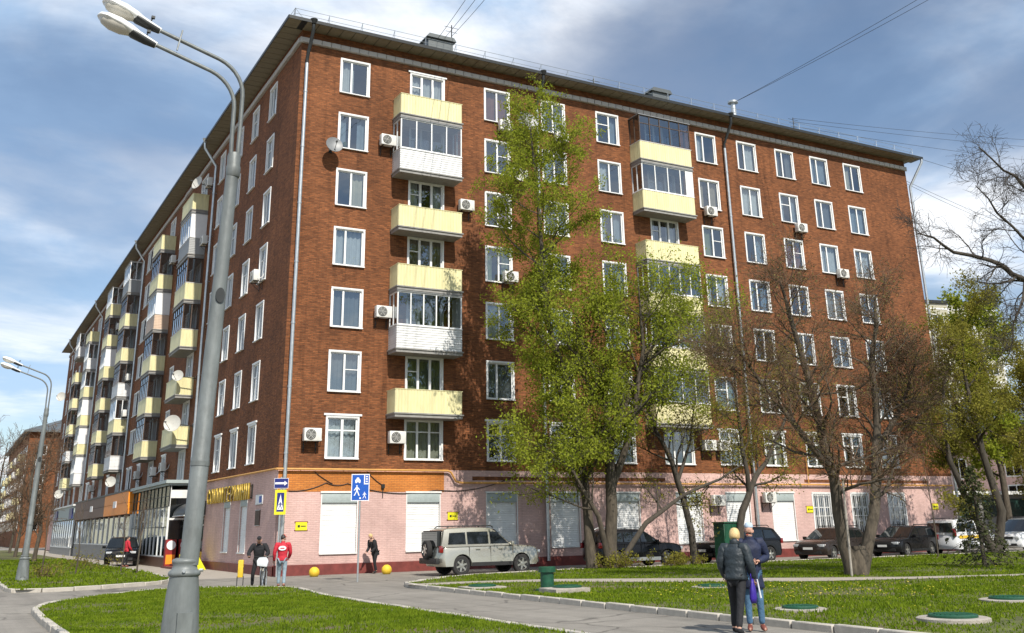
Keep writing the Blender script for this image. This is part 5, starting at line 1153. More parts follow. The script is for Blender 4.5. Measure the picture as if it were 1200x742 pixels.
car('white_van', 'white van with a yellow stripe and roof rack behind the spruce', (38.6, -4.2, 0), math.radians(8), 'car_white', VAN)
car('white_van', 'white van partly hidden at the right end of the parked row', (43.6, -4.6, 0), math.radians(186), 'car_white', dict(VAN, stripe=None))
car('parked_car', 'dark car parked in front of the orange fascia shop', (-2.6, 24.0, 0), math.radians(-100), 'car_black', dict(CROSS, clad='car_trim'), None)

# ================================================================== people
def skin_obj(name, chains, mt, parent, sub=2):
    """chains: lists of (x, y, z, r[, ry]); points that coincide are shared, so the figure is one branching skin"""
    vs = []; rs = []; es = []; idx = {}
    roots = []
    for ch in chains:
        prev = None
        for p in ch:
            k = (round(p[0], 4), round(p[1], 4), round(p[2], 4))
            if k not in idx: idx[k] = len(vs); vs.append(p[:3]); rs.append((p[3], p[4] if len(p) > 4 else p[3]))
            i = idx[k]
            if prev is not None and prev != i: es.append((prev, i))
            prev = i
    me = bpy.data.meshes.new(name); me.from_pydata(vs, es, []); me.materials.append(M[mt]); o = obj(name, me, parent)
    mdf = o.modifiers.new('skin', 'SKIN'); mdf.use_smooth_shade = True
    sv = me.skin_vertices[0].data
    adj = {i: [] for i in range(len(vs))}
    for a, b in es: adj[a].append(b); adj[b].append(a)
    seen = set()
    for i in range(len(vs)):
        sv[i].radius = rs[i]; sv[i].use_root = False
        if i not in seen:
            sv[i].use_root = True; st = [i]
            while st:
                q = st.pop()
                if q in seen: continue
                seen.add(q); st += adj[q]
    ss = o.modifiers.new('sub', 'SUBSURF'); ss.levels = sub; ss.render_levels = sub
    return o
def lerp(a, b, t): return tuple(a[i]*(1-t)+b[i]*t for i in range(3))
def hand_chains(w, d, up, s=1.0):
    """palm and five bent fingers from the wrist w, along d, the palm facing up x d"""
    w = Vector(w); d = Vector(d).normalized(); side = d.cross(Vector(up)).normalized(); nn = side.cross(d)
    pc = w+d*.075*s
    ch = [[(*w, .026*s), (*(w+d*.04*s), .030*s, .018*s), (*pc, .032*s, .016*s)]]
    for k, (off, ln) in enumerate(((-.027, .062), (-.009, .075), (.010, .070), (.028, .055))):
        b = pc+side*off*s; ch.append([(*b, .0092*s), (*(b+d*ln*.5*s+nn*.006*s), .0085*s), (*(b+d*ln*.85*s+nn*.028*s), .0078*s), (*(b+d*ln*1.0*s+nn*.045*s), .006*s)])
    b = w+d*.03*s-side*.022*s; ch.append([(*b, .011*s), (*(b-side*.028*s+d*.03*s), .0095*s), (*(b-side*.03*s+d*.06*s+nn*.012*s), .0075*s)])
    return ch
def jacket(t, J, mt, pf, coat, quilt):
    """torso loft from hem to collar with two sleeves let in at the shoulders"""
    P, C, Nk = Vector(J['pelvis']), Vector(J['chest']), Vector(J['neck'])
    sd = (Vector(J['shl'])-Vector(J['shr'])).normalized()
    ax = [(P+(C-P)*(-.12-coat*1.1)+Vector((0, 0, -.02)), .185+coat*.03, .15), (P+(C-P)*(-.02-coat*.5), .183, .148), (P+(C-P)*.28, .168, .138), (P+(C-P)*.6, .178, .14), (C+(C-P)*.05, .195, .138), (C+(Nk-C)*.42, .185, .115), (C+(Nk-C)*.68, .13, .095), (C+(Nk-C)*.9, .078, .082), (Nk+(Nk-C)*.22, .074, .082)]
    fine = []
    for (a, wa, da), (b, wb, db) in zip(ax, ax[1:]):
        k = max(2, int((b-a).length/.035))
        for i in range(k): f = i/k; fine.append((a.lerp(b, f), wa+(wb-wa)*f, da+(db-da)*f))
    fine.append(ax[-1]); mb = MB(); n = 20; b0 = 0
    for i, (c, w, d) in enumerate(fine):
        up = (fine[min(i+1, len(fine)-1)][0]-fine[max(i-1, 0)][0]).normalized(); fr = sd.cross(up).normalized()
        q = quilt*abs(math.sin(i*1.05)) if quilt else .004*math.sin(i*.9)
        for j in range(n):
            a = 2*PI*j/n; cs, sn = math.cos(a), math.sin(a); e = .82
            cs = math.copysign(abs(cs)**e, cs); sn = math.copysign(abs(sn)**e, sn); wr = 1+.02*math.sin(a*5+i*.4)
            mb.v.append(tuple(c+sd*(w*pf*.97+q)*cs*wr+fr*(d*pf*.97+q)*sn*wr))
    k = len(fine)
    for i in range(k-1):
        for j in range(n): mb.f.append((i*n+j, i*n+(j+1) % n, (i+1)*n+(j+1) % n, (i+1)*n+j)); mb.mi.append(0)
    mb.f.append(tuple(range(n))); mb.mi.append(0)
    for s in 'lr':
        S_, E_, W_ = Vector(J['sh'+s]), Vector(J['el'+s]), Vector(J['wr'+s]); inn = S_+(C+Vector((0, 0, .06))-S_)*.45
        pts = [inn, S_+Vector((0, 0, -.0)), S_.lerp(E_, .3), S_.lerp(E_, .65), S_.lerp(E_, .9)+Vector((0, 0, 0)), E_.lerp(W_, .12), E_.lerp(W_, .5), E_.lerp(W_, .85), E_.lerp(W_, 1.02)]
        rr = [.075, .082, .078, .070, .066, .064, .058, .050, .046]
        fp = []; fr_ = []
        for a, b, ra_, rb_ in zip(pts, pts[1:], rr, rr[1:]):
            kk = max(1, int((b-a).length/.04))
            for i in range(kk): f = i/kk; fp.append(a.lerp(b, f)); fr_.append(((ra_+(rb_-ra_)*f)*pf)+(quilt*.7*abs(math.sin(len(fp)*1.1)) if quilt else .003*math.sin(len(fp)*1.3)))
        fp.append(pts[-1]); fr_.append(rr[-1]*pf); mb.tube(fp, fr_, 14)
    obj('jacket', mb.mesh('jacket', mt, True), t)
def person(label, loc, rz, J, mats, hair=None, hat=None, long_coat=0, puffy=1.0, shoes='shoe_brown', hood=False, hair_long=False, quilt=0):
    """J: joint positions (local, facing -y): pelvis, chest, neck, head, sh/el/wr/hip/kn/an for l and r"""
    t = thing('person', label, 'person', loc, rz)
    P, C, Nk, Hd = J['pelvis'], J['chest'], J['neck'], J['head']
    fwd = Vector(J.get('face', (0, -1, 0))).normalized(); hv = Vector(Hd); upv = (hv-Vector(Nk)).normalized()
    def hp(f_, u_): return tuple(hv+fwd*f_+upv*u_)
    body = [[(*P, .13, .10), (*lerp(P, C, .5), .125, .095), (*C, .14, .10), (*Nk, .055), (*hp(-.012, -.055), .062, .07), (*hp(0, .03), .076, .092), (*hp(-.01, .095), .066, .08), (*hp(-.012, .135), .035, .045)],
            [(*hp(0, .03), .076, .092), (*hp(.098, .0), .014, .018)], [(*hp(-.012, -.055), .062, .07), (*hp(.075, -.06), .022, .02)]]
    for s in 'lr':
        body.append([(*C, .14, .10), (*J['sh'+s], .055), (*J['el'+s], .042), (*J['wr'+s], .027)])
        body.append([(*P, .13, .10), (*J['hip'+s], .085), (*J['kn'+s], .058), (*J['an'+s], .04), (*J['toe'+s], .035)])
    for s in 'lr':
        d = Vector(J['wr'+s])-Vector(J['el'+s]); d = Vector(J.get('hd'+s, d)); body += hand_chains(J['wr'+s], d, (0, -1, .2) if abs(d.normalized().y) < .8 else (0, .2, 1))
    skin_obj('body', body, 'skin', t, 2)
    pf = puffy
    jacket(t, J, mats[0], pf, long_coat, quilt)
    tr = []
    for s in 'lr': tr.append([(*P, .14, .115), (*J['hip'+s], .10), (*lerp(J['hip'+s], J['kn'+s], .5), .084), (*J['kn'+s], .068), (*lerp(J['kn'+s], J['an'+s], .5), .062), (*lerp(J['kn'+s], J['an'+s], .95), .055)])
    skin_obj('trousers', tr, mats[1], t, 2)
    for s in 'lr':
        a = Vector(J['an'+s]); b = Vector(J['toe'+s]); mid = a.lerp(b, .5)
        skin_obj('shoe', [[(*(a+Vector((0, 0, -.0))-(b-a)*.25), .048, .05), (*lerp(a, b, .25), .052, .055), (*lerp(a, b, .7), .05, .042), (*b, .045, .034)]], shoes, t, 1)
    # face details
    sd = fwd.cross(upv).normalized(); mb = MB()
    for s in (-1, 1): mb.ell(tuple(hv+fwd*.079+upv*.028+sd*.033*s), (.010, .010, .007), 8, 5)
    part('eyes', mb, 'hair_dark', t, True); mb = MB(); q = hv+fwd*.082-upv*.052; mb.ell(tuple(q), (.022 if abs(fwd.y) > .5 else .008, .008 if abs(fwd.y) > .5 else .022, .006), 8, 5); part('mouth', mb, 'cap_red', t, True)
    mb = MB()
    for s in (-1, 1): mb.ell(tuple(hv-fwd*.005+sd*.080*s), (.014, .018, .03), 8, 6)
    part('ears', mb, 'skin', t, True)
    if hair:
        g = 1.12 if hair_long else 1.0
        ch = [[(*hp(-.035, -.075 if hair_long else -.03), .076*g, .08*g), (*hp(-.03, .03), .098*g, .10*g), (*hp(-.018, .10), .084*g, .094*g), (*hp(-.015, .15), .048*g, .055*g)]]
        skin_obj('hair', ch, hair, t, 2)
    if hat:
        kind, mt = hat
        ch = [[(*hp(-.01, .045), .093, .104), (*hp(-.012, .105), .084, .096), (*hp(-.012, .155), .046, .055)]]
        skin_obj('hat', ch, mt, t, 2)
        if kind == 'cap': mb = MB(); q = hv+fwd*.13+upv*.07; mb.ell(tuple(q), (.07, .07, .012), 12, 6); part('cap_visor', mb, mt, t, True)
    if hood: 
        skin_obj('hood', [[(*lerp(C, Nk, .75), .10, .09), (*tuple(Vector(lerp(C, Nk, .95))-fwd*.055+upv*.03), .085, .07), (*tuple(Vector(Nk)-fwd*.075+upv*.09), .05, .05)]], mats[0], t, 2)
    return t
# woman in slate quilted jacket, seen from behind, leaning to the man; local facing -y
PJ = dict(pelvis=(0, 0, .93), chest=(0, -.04, 1.30), neck=(0, -.07, 1.47), head=(.01, -.12, 1.58), face=(.25, -1, -.1), shl=(.19, -.03, 1.40), shr=(-.19, -.03, 1.40), ell=(.26, .02, 1.14), elr=(-.27, -.02, 1.13), wrl=(.25, -.12, .92), wrr=(-.27, -.12, .90),
          hipl=(.09, 0, .88), hipr=(-.09, 0, .88), knl=(.10, -.05, .48), knr=(-.11, .16, .50), anl=(.10, .0, .085), anr=(-.12, .36, .10), toel=(.11, -.16, .04), toer=(-.13, .22, .04))
person('woman with short blonde hair in a dark quilted jacket carrying a violet bag', (-.42, -30.2, 0.0), math.radians(-62+180), PJ, ('cloth_slate', 'cloth_black'), hair='hair_blonde', puffy=1.06, shoes='cloth_black', hood=True, hair_long=True, quilt=.014)
PM = dict(pelvis=(0, 0, .97), chest=(0, -.02, 1.38), neck=(0, -.04, 1.55), head=(0, -.07, 1.67), face=(-.55, -1, -.12), shl=(.20, 0, 1.48), shr=(-.20, 0, 1.48), ell=(.30, .06, 1.22), elr=(-.26, -.04, 1.2), wrl=(.12, -.17, 1.16), wrr=(-.10, -.24, 1.12), hdl=(-1, -.5, .1), hdr=(1, -.35, .05),
          hipl=(.095, 0, .92), hipr=(-.095, 0, .92), knl=(.10, -.03, .50), knr=(-.10, .02, .50), anl=(.11, .0, .085), anr=(-.10, .03, .085), toel=(.13, -.17, .04), toer=(-.13, -.14, .04))
person('person in a long navy coat, pale knitted hat and blue jeans facing the woman', (.10, -30.02, 0.0), math.radians(-32), PM, ('cloth_navy', 'denim'), hat=('knit', 'knit_pale'), long_coat=.42, puffy=1.06)
# violet bag held by the woman
t = thing('carrier_bag', 'violet carrier bag with a folded umbrella held at the woman\'s side', 'bag', (-.28, -30.45, .42), .4)
mb = MB(); vs = []
for i, (z, w, d) in enumerate(((.08, .07, .035), (.16, .095, .055), (.30, .08, .045), (.40, .045, .025), (.47, .025, .018))):
    for j in range(12): a = 2*PI*j/12; r = 1+.12*math.sin(a*3+i); vs.append((w*math.cos(a)*r, d*math.sin(a)*r, z))
mb.add(vs, [(i*12+j, i*12+(j+1) % 12, (i+1)*12+(j+1) % 12, (i+1)*12+j) for i in range(4) for j in range(12)]+[tuple(range(12)), tuple(48+j for j in range(12))]); part('sack', mb, 'bag_violet', t, True)
mb = MB(); mb.tube([(.0, .02, .46), (.03, .03, .52), (0, .02, .55), (-.03, .01, .52), (0, .02, .46)], .008, 5); part('handles', mb, 'bag_violet', t); mb = MB(); mb.tube([(.07, -.06, .46), (.13, -.07, .16)], [.012, .02], 8); part('umbrella', mb, 'white_plastic', t)
# two men by the corner
PR = dict(pelvis=(0, 0, .93), chest=(0, 0, 1.30), neck=(0, 0, 1.46), head=(0, -.02, 1.57), face=(-.3, -1, 0), shl=(.20, 0, 1.39), shr=(-.20, 0, 1.39), ell=(.27, .05, 1.12), elr=(-.26, -.05, 1.12), wrl=(.28, -.06, .88), wrr=(-.20, -.20, .96),
          hipl=(.09, 0, .88), hipr=(-.09, 0, .88), knl=(.10, -.10, .50), knr=(-.10, .06, .48), anl=(.10, -.06, .085), anr=(-.10, .20, .10), toel=(.11, -.24, .04), toer=(-.11, .06, .04))
t = person('man in a red jacket with a white oval on the back and red cap', (-2.25, -9.0, 0), math.radians(180-22), PR, ('cloth_red', 'denim_pale'), hat=('cap', 'cap_red'), hair='hair_dark', puffy=.98)
mb = MB(); mb.prism([(.13*math.cos(a), 1.27+.075*math.sin(a)) for a in np.linspace(0, 2*PI, 19)[:-1]], .125, .165); part('back_print', mb, 'sign_white', t)
mb = MB(); mb.box(-.07, .166, 1.25, .07, .17, 1.285); part('print_word', mb, 'cloth_red', t)
PB = dict(pelvis=(0, .05, .92), chest=(0, -.02, 1.28), neck=(0, -.08, 1.43), head=(0, -.13, 1.53), face=(.2, -1, -.25), shl=(.20, -.02, 1.37), shr=(-.20, -.02, 1.37), ell=(.33, -.10, 1.14), elr=(-.33, -.10, 1.14), wrl=(.27, -.36, 1.02), wrr=(-.27, -.36, 1.02), hdl=(0, -1, -.1), hdr=(0, -1, -.1),
          hipl=(.09, .05, .87), hipr=(-.09, .05, .87), knl=(.16, -.10, .48), knr=(-.16, -.02, .48), anl=(.17, .0, .085), anr=(-.18, .10, .085), toel=(.18, -.17, .04), toer=(-.19, -.06, .04))
person('man in black with a black cap pushing a bicycle beside the man in red', (-3.0, -8.75, 0), math.radians(-22), PB, ('cloth_black', 'cloth_black'), hat=('cap', 'cloth_black'), puffy=1.04, shoes='cloth_black')
bk_ = thing('bicycle', 'dark bicycle with a white front bag seen from the front', 'bicycle', (-2.9, -9.15, 0), math.radians(-22))
def bwheel(y):
    mb = MB(); mb.lathe([(.31, -.022), (.335, -.015), (.34, 0), (.335, .015), (.31, .022)], 28, (0, 0, 0), 'x'); mb.f = mb.f[:-2]; mb.mi = mb.mi[:-2]; o = obj('wheel', mb.mesh('wheel', 'tyre', True), bk_, (0, y, .34))
    mb = MB()
    for k in range(12): a = PI*k/6; mb.tube([(.012*(-1)**k, 0, 0), (0, .31*math.cos(a), .31*math.sin(a))], .004, 3)
    mb.lathe([(.305, -.018), (.315, 0), (.305, .018)], 28, (0, 0, 0), 'x'); mb.f = mb.f[:-2]; obj('spokes', mb.mesh('spokes', 'zinc', False, False), o)
bwheel(-.52); bwheel(.56)
mb = MB()
for a, b, r in (((0, -.38, .82), (0, .1, .40), .022), ((0, -.36, .92), (0, .18, .88), .018), ((0, .1, .40), (0, .2, .95), .02), ((0, .1, .40), (0, .56, .34), .014), ((0, .2, .85), (0, .56, .34), .012)): mb.tube([a, b], r, 8)
part('frame', mb, 'dark_metal', bk_, 40); mb = MB()
for s in (-1, 1): mb.tube([(0, -.38, .86), (s*.06, -.42, .72), (s*.06, -.52, .34)], .014, 6)
mb.tube([(0, -.38, .86), (0, -.36, 1.0)], .02, 8); part('fork', mb, 'zinc', bk_, 40)
mb = MB(); mb.tube([(-.31, -.28, 1.03), (-.16, -.36, 1.02), (.16, -.36, 1.02), (.31, -.28, 1.03)], .015, 8); part('handlebar', mb, 'dark_metal', bk_, 40)
mb = MB(); mb.cbox((0, .2, .97), (.14, .26, .05)); obj('saddle', bevelled(mb, 'cloth_black', 'saddle', .02, 2), bk_)
mb = MB(); mb.prism([(-.17, .74), (.15, .70), (.19, .88), (.12, 1.0), (-.12, 1.0), (-.19, .90)], -.62, -.42); obj('front_bag', bevelled(mb, 'white_plastic', 'front_bag', .03, 2), bk_); mb = MB(); mb.cbox((0, -.56, .62), (.1, .05, .08)); part('lamp', mb, 'lamp_glass', bk_)
t = thing('delivery_bag', 'tall yellow delivery bag standing beside the man in black', 'bag', (-3.55, -8.6, 0), -.3)
mb = MB(); mb.box(-.09, -.15, .36, .09, .15, .92); obj('box_body', bevelled(mb, 'yellow_paint', 'box_body', .04, 2), t); mb = MB(); mb.tube([(-.1, 0, .0), (-.1, 0, .4)], .015, 5); mb.tube([(.1, 0, .0), (.1, 0, .4)], .015, 5); part('stand_leg', mb, 'dark_metal', t); mb = MB(); mb.box(-.093, -.12, .62, .093, .12, .68); part('reflective_band', mb, 'cloth_black', t)
# person in black bowed by the wall
PW_ = dict(pelvis=(0, .02, .92), chest=(0, -.09, 1.28), neck=(0, -.14, 1.44), head=(0, -.22, 1.52), face=(0, -1, -.6), shl=(.19, -.16, 1.34), shr=(-.19, -.16, 1.34), ell=(.24, -.14, 1.06), elr=(-.24, -.14, 1.06), wrl=(.18, -.30, .90), wrr=(-.18, -.30, .90),
           hipl=(.09, .02, .87), hipr=(-.09, .02, .87), knl=(.10, -.06, .47), knr=(-.10, .08, .47), anl=(.10, .02, .085), anr=(-.10, .20, .085), toel=(.11, -.15, .04), toer=(-.11, .03, .04))
person('person dressed all in black with bowed head by the pink wall', (4.3, -.75, 0), math.radians(-75), PW_, ('cloth_black', 'cloth_black'), hair='hair_blonde', long_coat=.25, shoes='cloth_black')
PS = dict(PR)
person('far passer-by in a dark red jacket in front of the glazed pavilion', (-2.9, 20.3, 0), math.radians(100), PS, ('cloth_red', 'cloth_black'), hair='hair_dark')

# ================================================================== trees
class Tree:
    def __init__(s, seed): s.r = np.random.default_rng(seed); s.br = []; s.tw = []; s.tips = []
    def path(s, p, d, ln, n, wig, up):
        pts = [np.array(p, float)]; d = np.array(d, float); d /= np.linalg.norm(d)
        for i in range(n):
            d = d+s.r.normal(0, wig, 3)+np.array([0, 0, up]); d /= np.linalg.norm(d); pts.append(pts[-1]+d*ln/n)
        return np.array(pts)
    def grow(s, pts, r0, r1, lev, spec, solo=False):
        """a branch along pts; children by the spec of each level"""
        k = len(pts); rad = np.linspace(r0, r1, k)
        (s.br if lev <= spec.get('wood', 2) else s.tw).append((pts, rad))
        if solo: return
        if lev >= len(spec['n']):
            s.tips.append(pts); return
        seg = np.linalg.norm(np.diff(pts, axis=0), axis=1); L_ = seg.sum()
        nch = spec['n'][lev]; nch = max(1, int(nch*(spec.get('dens', 1.0)) if lev else nch))
        t0 = spec['t0'][lev]
        for c in range(nch):
            t = t0+(1-t0)*(c+s.r.uniform(0, 1))/nch; f = t*(k-1); i = min(int(f), k-2); p = pts[i]+(pts[i+1]-pts[i])*(f-i)
            ax = pts[i+1]-pts[i]; ax /= np.linalg.norm(ax)
            side = s.r.normal(0, 1, 3); side -= ax*side.dot(ax); side /= np.linalg.norm(side)
            a = math.radians(s.r.normal(spec['ang'][lev], 12)); d = ax*math.cos(a)+side*math.sin(a); d += np.array(spec.get('bias', (0, 0, 0)))*(.3 if lev == 0 else 0)
            ln = spec['len'][lev]*s.r.uniform(.6, 1.25)*(1-.35*t if lev == 0 else 1-.2*t)
            rr = (r0+(r1-r0)*t)*spec['rr'][lev]; rr = max(rr, spec.get('rmin', .006))
            s.grow(s.path(p, d, ln, spec['seg'][lev], spec['wig'][lev], spec['up'][lev]), rr, max(rr*.35, spec.get('rmin', .006)*.7), lev+1, spec)
        s.tips.append(pts[-2:]) if lev >= 1 else None
    def tubes(s, lst, sides):
        V = []; F = []; b = 0
        ang = np.linspace(0, 2*PI, sides, endpoint=False)
        for pts, rad in lst:
            k = len(pts); d = np.gradient(pts, axis=0); d /= np.linalg.norm(d, axis=1)[:, None]+1e-9
            ref = np.where(np.abs(d[:, 2:3]) > .9, np.array([[1., 0, 0]]), np.array([[0, 0, 1.]])); 
            ref = np.tile(ref[0], (k, 1)) if True else ref
            a = np.cross(d, ref); a /= np.linalg.norm(a, axis=1)[:, None]+1e-9; u = np.cross(a, d)
            ring = pts[:, None, :]+(a[:, None, :]*np.cos(ang)[None, :, None]+u[:, None, :]*np.sin(ang)[None, :, None])*rad[:, None, None]
            if sides > 5: ring = pts[:, None, :]+(ring-pts[:, None, :])*(1+.10*np.sin(ang[None, :]*3+np.arange(k)[:, None]*.9+b)+s.r.normal(0, .05, (k, sides)))[..., None]
            V.append(ring.reshape(-1, 3))
            i = np.arange(k-1)[:, None]*sides; j = np.arange(sides)[None, :]; j2 = (j+1) % sides
            F.append(np.stack([i+j, i+j2, i+sides+j2, i+sides+j], -1).reshape(-1, 4)+b); b += k*sides
        return np.concatenate(V), np.concatenate(F)
def np_mesh(name, V, F, mt, smooth=False):
    me = bpy.data.meshes.new(name); n = len(F); q = F.shape[1]
    me.vertices.add(len(V)); me.vertices.foreach_set('co', V.astype(np.float32).reshape(-1)); me.loops.add(n*q); me.loops.foreach_set('vertex_index', F.astype(np.int32).reshape(-1))
    me.polygons.add(n); me.polygons.foreach_set('loop_start', np.arange(n, dtype=np.int32)*q); me.polygons.foreach_set('loop_total', np.full(n, q, np.int32)); me.materials.append(M[mt]); me.update(); me.validate()
    if smooth: me.shade_smooth()
    return me
def leaves(T, n, size, spread, lo=0.0):
    tips = T.tips; w = np.array([len(t) for t in tips], float); w /= w.sum(); idx = T.r.choice(len(tips), n, p=w); P_ = np.zeros((n, 3))
    for i, k in enumerate(idx):
        t = tips[k]; f = T.r.uniform(lo, 1)*(len(t)-1); j = min(int(f), len(t)-2); P_[i] = t[j]+(t[j+1]-t[j])*(f-j)
    P_ += T.r.normal(0, spread, (n, 3))
    a = T.r.normal(0, 1, (n, 3)); a /= np.linalg.norm(a, axis=1)[:, None]; b = np.cross(a, T.r.normal(0, 1, (n, 3))); b /= np.linalg.norm(b, axis=1)[:, None]; s_ = size*T.r.uniform(.35, 1.6, n)[:, None]
    V = np.stack([P_-a*s_*.6, P_+b*s_*.35, P_+a*s_*.6, P_-b*s_*.35], 1).reshape(-1, 3); F = np.arange(n*4).reshape(n, 4)
    return V, F
def tree(name, label, base, trunks, spec, seed, bark, twig, leaf=None, nleaf=0, lsize=.1, lspread=.1, group=None, sides=(10, 3), cat='tree', crown_twigs=True):
    T = Tree(seed)
    B = np.array(base, float)
    for tk in trunks:
        pts, r0, r1 = tk[:3]
        pts = np.array(pts, float)-B
        q = [pts[0]]                      # refine with a little waviness
        for a, b in zip(pts, pts[1:]): q += [(a+b)/2+T.r.normal(0, .03, 3), b]
        T.grow(np.array(q), r0, r1, 0, spec, len(tk) > 3)
    t = thing(name, label, cat, base, 0, group)
    V, F = T.tubes(T.br, sides[0]); o = obj('trunk', np_mesh('trunk', V, F, bark, True), t)
    V, F = T.tubes(T.tw, sides[1]) if T.tw else (None, None)
    if leaf:
        Vl, Fl = leaves(T, nleaf, lsize, lspread); obj('crown', np_mesh('crown', Vl, Fl, leaf), t)
        if V is not None: obj('twigs', np_mesh('twigs', V, F, twig), t)
    elif V is not None: obj('crown', np_mesh('crown', V, F, twig), t)
    return t
def plane_pts(l, jit, seed):
    r = np.random.default_rng(seed); return [(x, y+r.normal(0, jit)*(i > 0), z) for i, (x, y, z) in enumerate(l)]
S_TALL = dict(n=[40, 8, 6], t0=[.2, .2, .15], ang=[54, 42, 45], len=[3.5, 1.6, .75], rr=[.42, .5, .5], seg=[6, 4, 3], wig=[.13, .18, .2], up=[.05, .05, .04], wood=1, rmin=.007)
S_WIDE = dict(n=[14, 8, 6], t0=[.35, .2, .15], ang=[55, 45, 48], len=[3.6, 1.7, .8], rr=[.5, .5, .5], seg=[6, 4, 3], wig=[.13, .18, .2], up=[.06, .04, .03], wood=1, rmin=.007)
tree('leafy_tree', 'tall slender tree in fresh yellow-green leaf reaching the top floor', (11.7, -6.9, 0),
     [(plane_pts([(11.7, -6.9, -.1), (11.62, -6.9, 2.4), (11.3, -6.9, 5.2), (10.65, -6.8, 8.2), (9.9, -6.8, 10.8), (9.75, -6.8, 13.5), (9.5, -6.8, 16.8), (9.3, -6.8, 19.8)], .12, 1), .24, .03)],
     S_TALL, 11, 'bark', 'twig_dark', 'leaf_spring', 72000, .084, .13)
tree('leafy_tree', 'broad tree in fresh yellow-green leaf with thick forked trunk before the black crossover', (12.5, -7.3, 0),
     [(plane_pts([(12.3, -7.3, -.1), (12.5, -7.3, 2.4), (12.55, -7.3, 4.9), (12.35, -7.3, 7.1), (11.75, -7.2, 9.0), (11.2, -7.2, 11.0)], .1, 2), .29, .06),
      (plane_pts([(12.4, -7.3, 4.4), (12.7, -7.3, 6.0), (14.3, -7.5, 8.3), (15.9, -7.8, 10.0), (17.6, -7.6, 11.2)], .12, 3), .2, .04),
      (plane_pts([(12.55, -7.2, 3.2), (13.6, -7.8, 6.2), (14.2, -8.2, 9.4), (13.9, -8.4, 12.2)], .12, 4), .17, .03),
      (plane_pts([(12.2, -7.35, .3), (11.7, -7.5, 2.2), (10.6, -7.6, 4.0), (9.0, -7.5, 5.2)], .12, 4), .13, .03)],
     dict(S_WIDE, n=[16, 8, 5]), 12, 'bark', 'twig_dark', 'leaf_spring', 60000, .086, .16)
S_BARE = dict(n=[11, 7, 6], t0=[.3, .2, .15], ang=[52, 45, 45], len=[2.2, 1.2, .6], rr=[.45, .5, .5], seg=[6, 4, 3], wig=[.2, .22, .2], up=[.06, .05, .03], wood=1, rmin=.006)
tree('bare_tree', 'dark leaning nearly bare tree with long low branches before the pink wall', (17.2, -6.7, 0),
     [(plane_pts([(17.3, -6.7, -.1), (16.8, -6.7, 3.0), (16.4, -6.7, 4.5), (15.65, -6.6, 6.0), (15.1, -6.6, 7.5), (14.7, -6.6, 8.8)], .08, 5), .17, .03),
      (plane_pts([(12.9, -7.0, .1), (14.7, -6.9, 1.9), (16.65, -6.75, 3.05), (19.2, -6.6, 3.8), (21.2, -6.5, 4.7)], .08, 6), .13, .03),
      (plane_pts([(16.6, -6.7, 3.6), (17.6, -6.8, 5.6), (17.9, -6.7, 7.6)], .08, 6), .09, .02)],
     S_BARE, 13, 'bark_dark', 'twig_dark', 'leaf_olive', 5000, .08, .12)
tree('bare_tree', 'slim dark nearly bare tree rising behind the couple', (20.1, -6.4, 0),
     [(plane_pts([(20.0, -6.4, -.1), (20.4, -6.4, 1.8), (20.95, -6.4, 2.9), (21.5, -6.4, 3.9), (22.3, -6.4, 4.6), (23.5, -6.5, 6.4), (24.6, -6.5, 8.0), (25.2, -6.5, 9.6)], .08, 7), .2, .03),
      (plane_pts([(21.1, -6.4, 3.2), (21.0, -6.4, 4.1), (20.8, -6.4, 5.2), (20.7, -6.5, 7.1), (20.5, -6.6, 9.2), (20.9, -6.6, 11)], .08, 8), .13, .03)],
     dict(S_BARE, n=[12, 8, 6]), 14, 'bark_dark', 'twig_brown', 'leaf_olive', 15000, .075, .18)
S_BROWN = dict(n=[26, 12, 8], t0=[.28, .12, .1], ang=[55, 48, 45], len=[2.4, 1.25, .62], rr=[.36, .5, .55], seg=[6, 4, 3], wig=[.17, .2, .2], up=[.07, .05, .03], wood=1, rmin=.0055)
tree('bare_tree', 'large bare brown tree forked from the ground in the lawn, dense with twigs', (14.45, -18.8, 0),
     [(plane_pts([(14.35, -18.8, -.1), (14.1, -18.8, 1.0), (13.9, -18.8, 3.2), (13.65, -18.8, 4.9), (13.25, -18.8, 7.0), (12.7, -18.8, 8.8), (12.45, -18.8, 10.0)], .06, 9), .25, .04),
      (plane_pts([(14.65, -18.8, -.1), (15.15, -18.8, 1.0), (15.95, -18.8, 3.2), (16.4, -18.8, 5.0), (16.6, -18.7, 7.2), (17.2, -18.7, 8.8), (17.4, -18.7, 10.0)], .06, 10), .23, .04),
      (plane_pts([(14.5, -18.8, -.15), (14.55, -18.8, .55), (14.6, -18.8, 1.0)], .01, 10), .42, .30, 1),
      (plane_pts([(13.85, -18.8, 3.5), (12.6, -18.7, 5.0), (11.3, -18.6, 6.4), (10.4, -18.4, 7.6)], .06, 11), .13, .03),
      (plane_pts([(16.2, -18.8, 4.2), (17.6, -18.9, 5.6), (18.5, -19.0, 7.2)], .06, 11), .13, .03)],
     S_BROWN, 15, 'bark', 'twig_brown', 'bud_brown', 15000, .055, .10)
tree('leafy_tree', 'olive leaved tree leaning over the white van', (37.2, -7.2, 0),
     [(plane_pts([(37.3, -7.2, -.2), (36.6, -7.2, 1.3), (35.55, -7.2, 3.1), (34.9, -7.1, 4.9), (35.0, -7.1, 7.6), (36.0, -7.0, 10.5)], .1, 12), .27, .04),
      (plane_pts([(37.4, -7.2, .2), (37.9, -7.2, 2.2), (37.6, -7.2, 5.3), (37.15, -7.2, 7.7), (37.2, -7.2, 10), (37.7, -7.2, 13)], .1, 13), .26, .04)],
     dict(S_WIDE, n=[13, 8, 5], len=[3.2, 1.5, .7]), 16, 'bark_dark', 'twig_dark', 'leaf_olive', 44000, .09, .16)
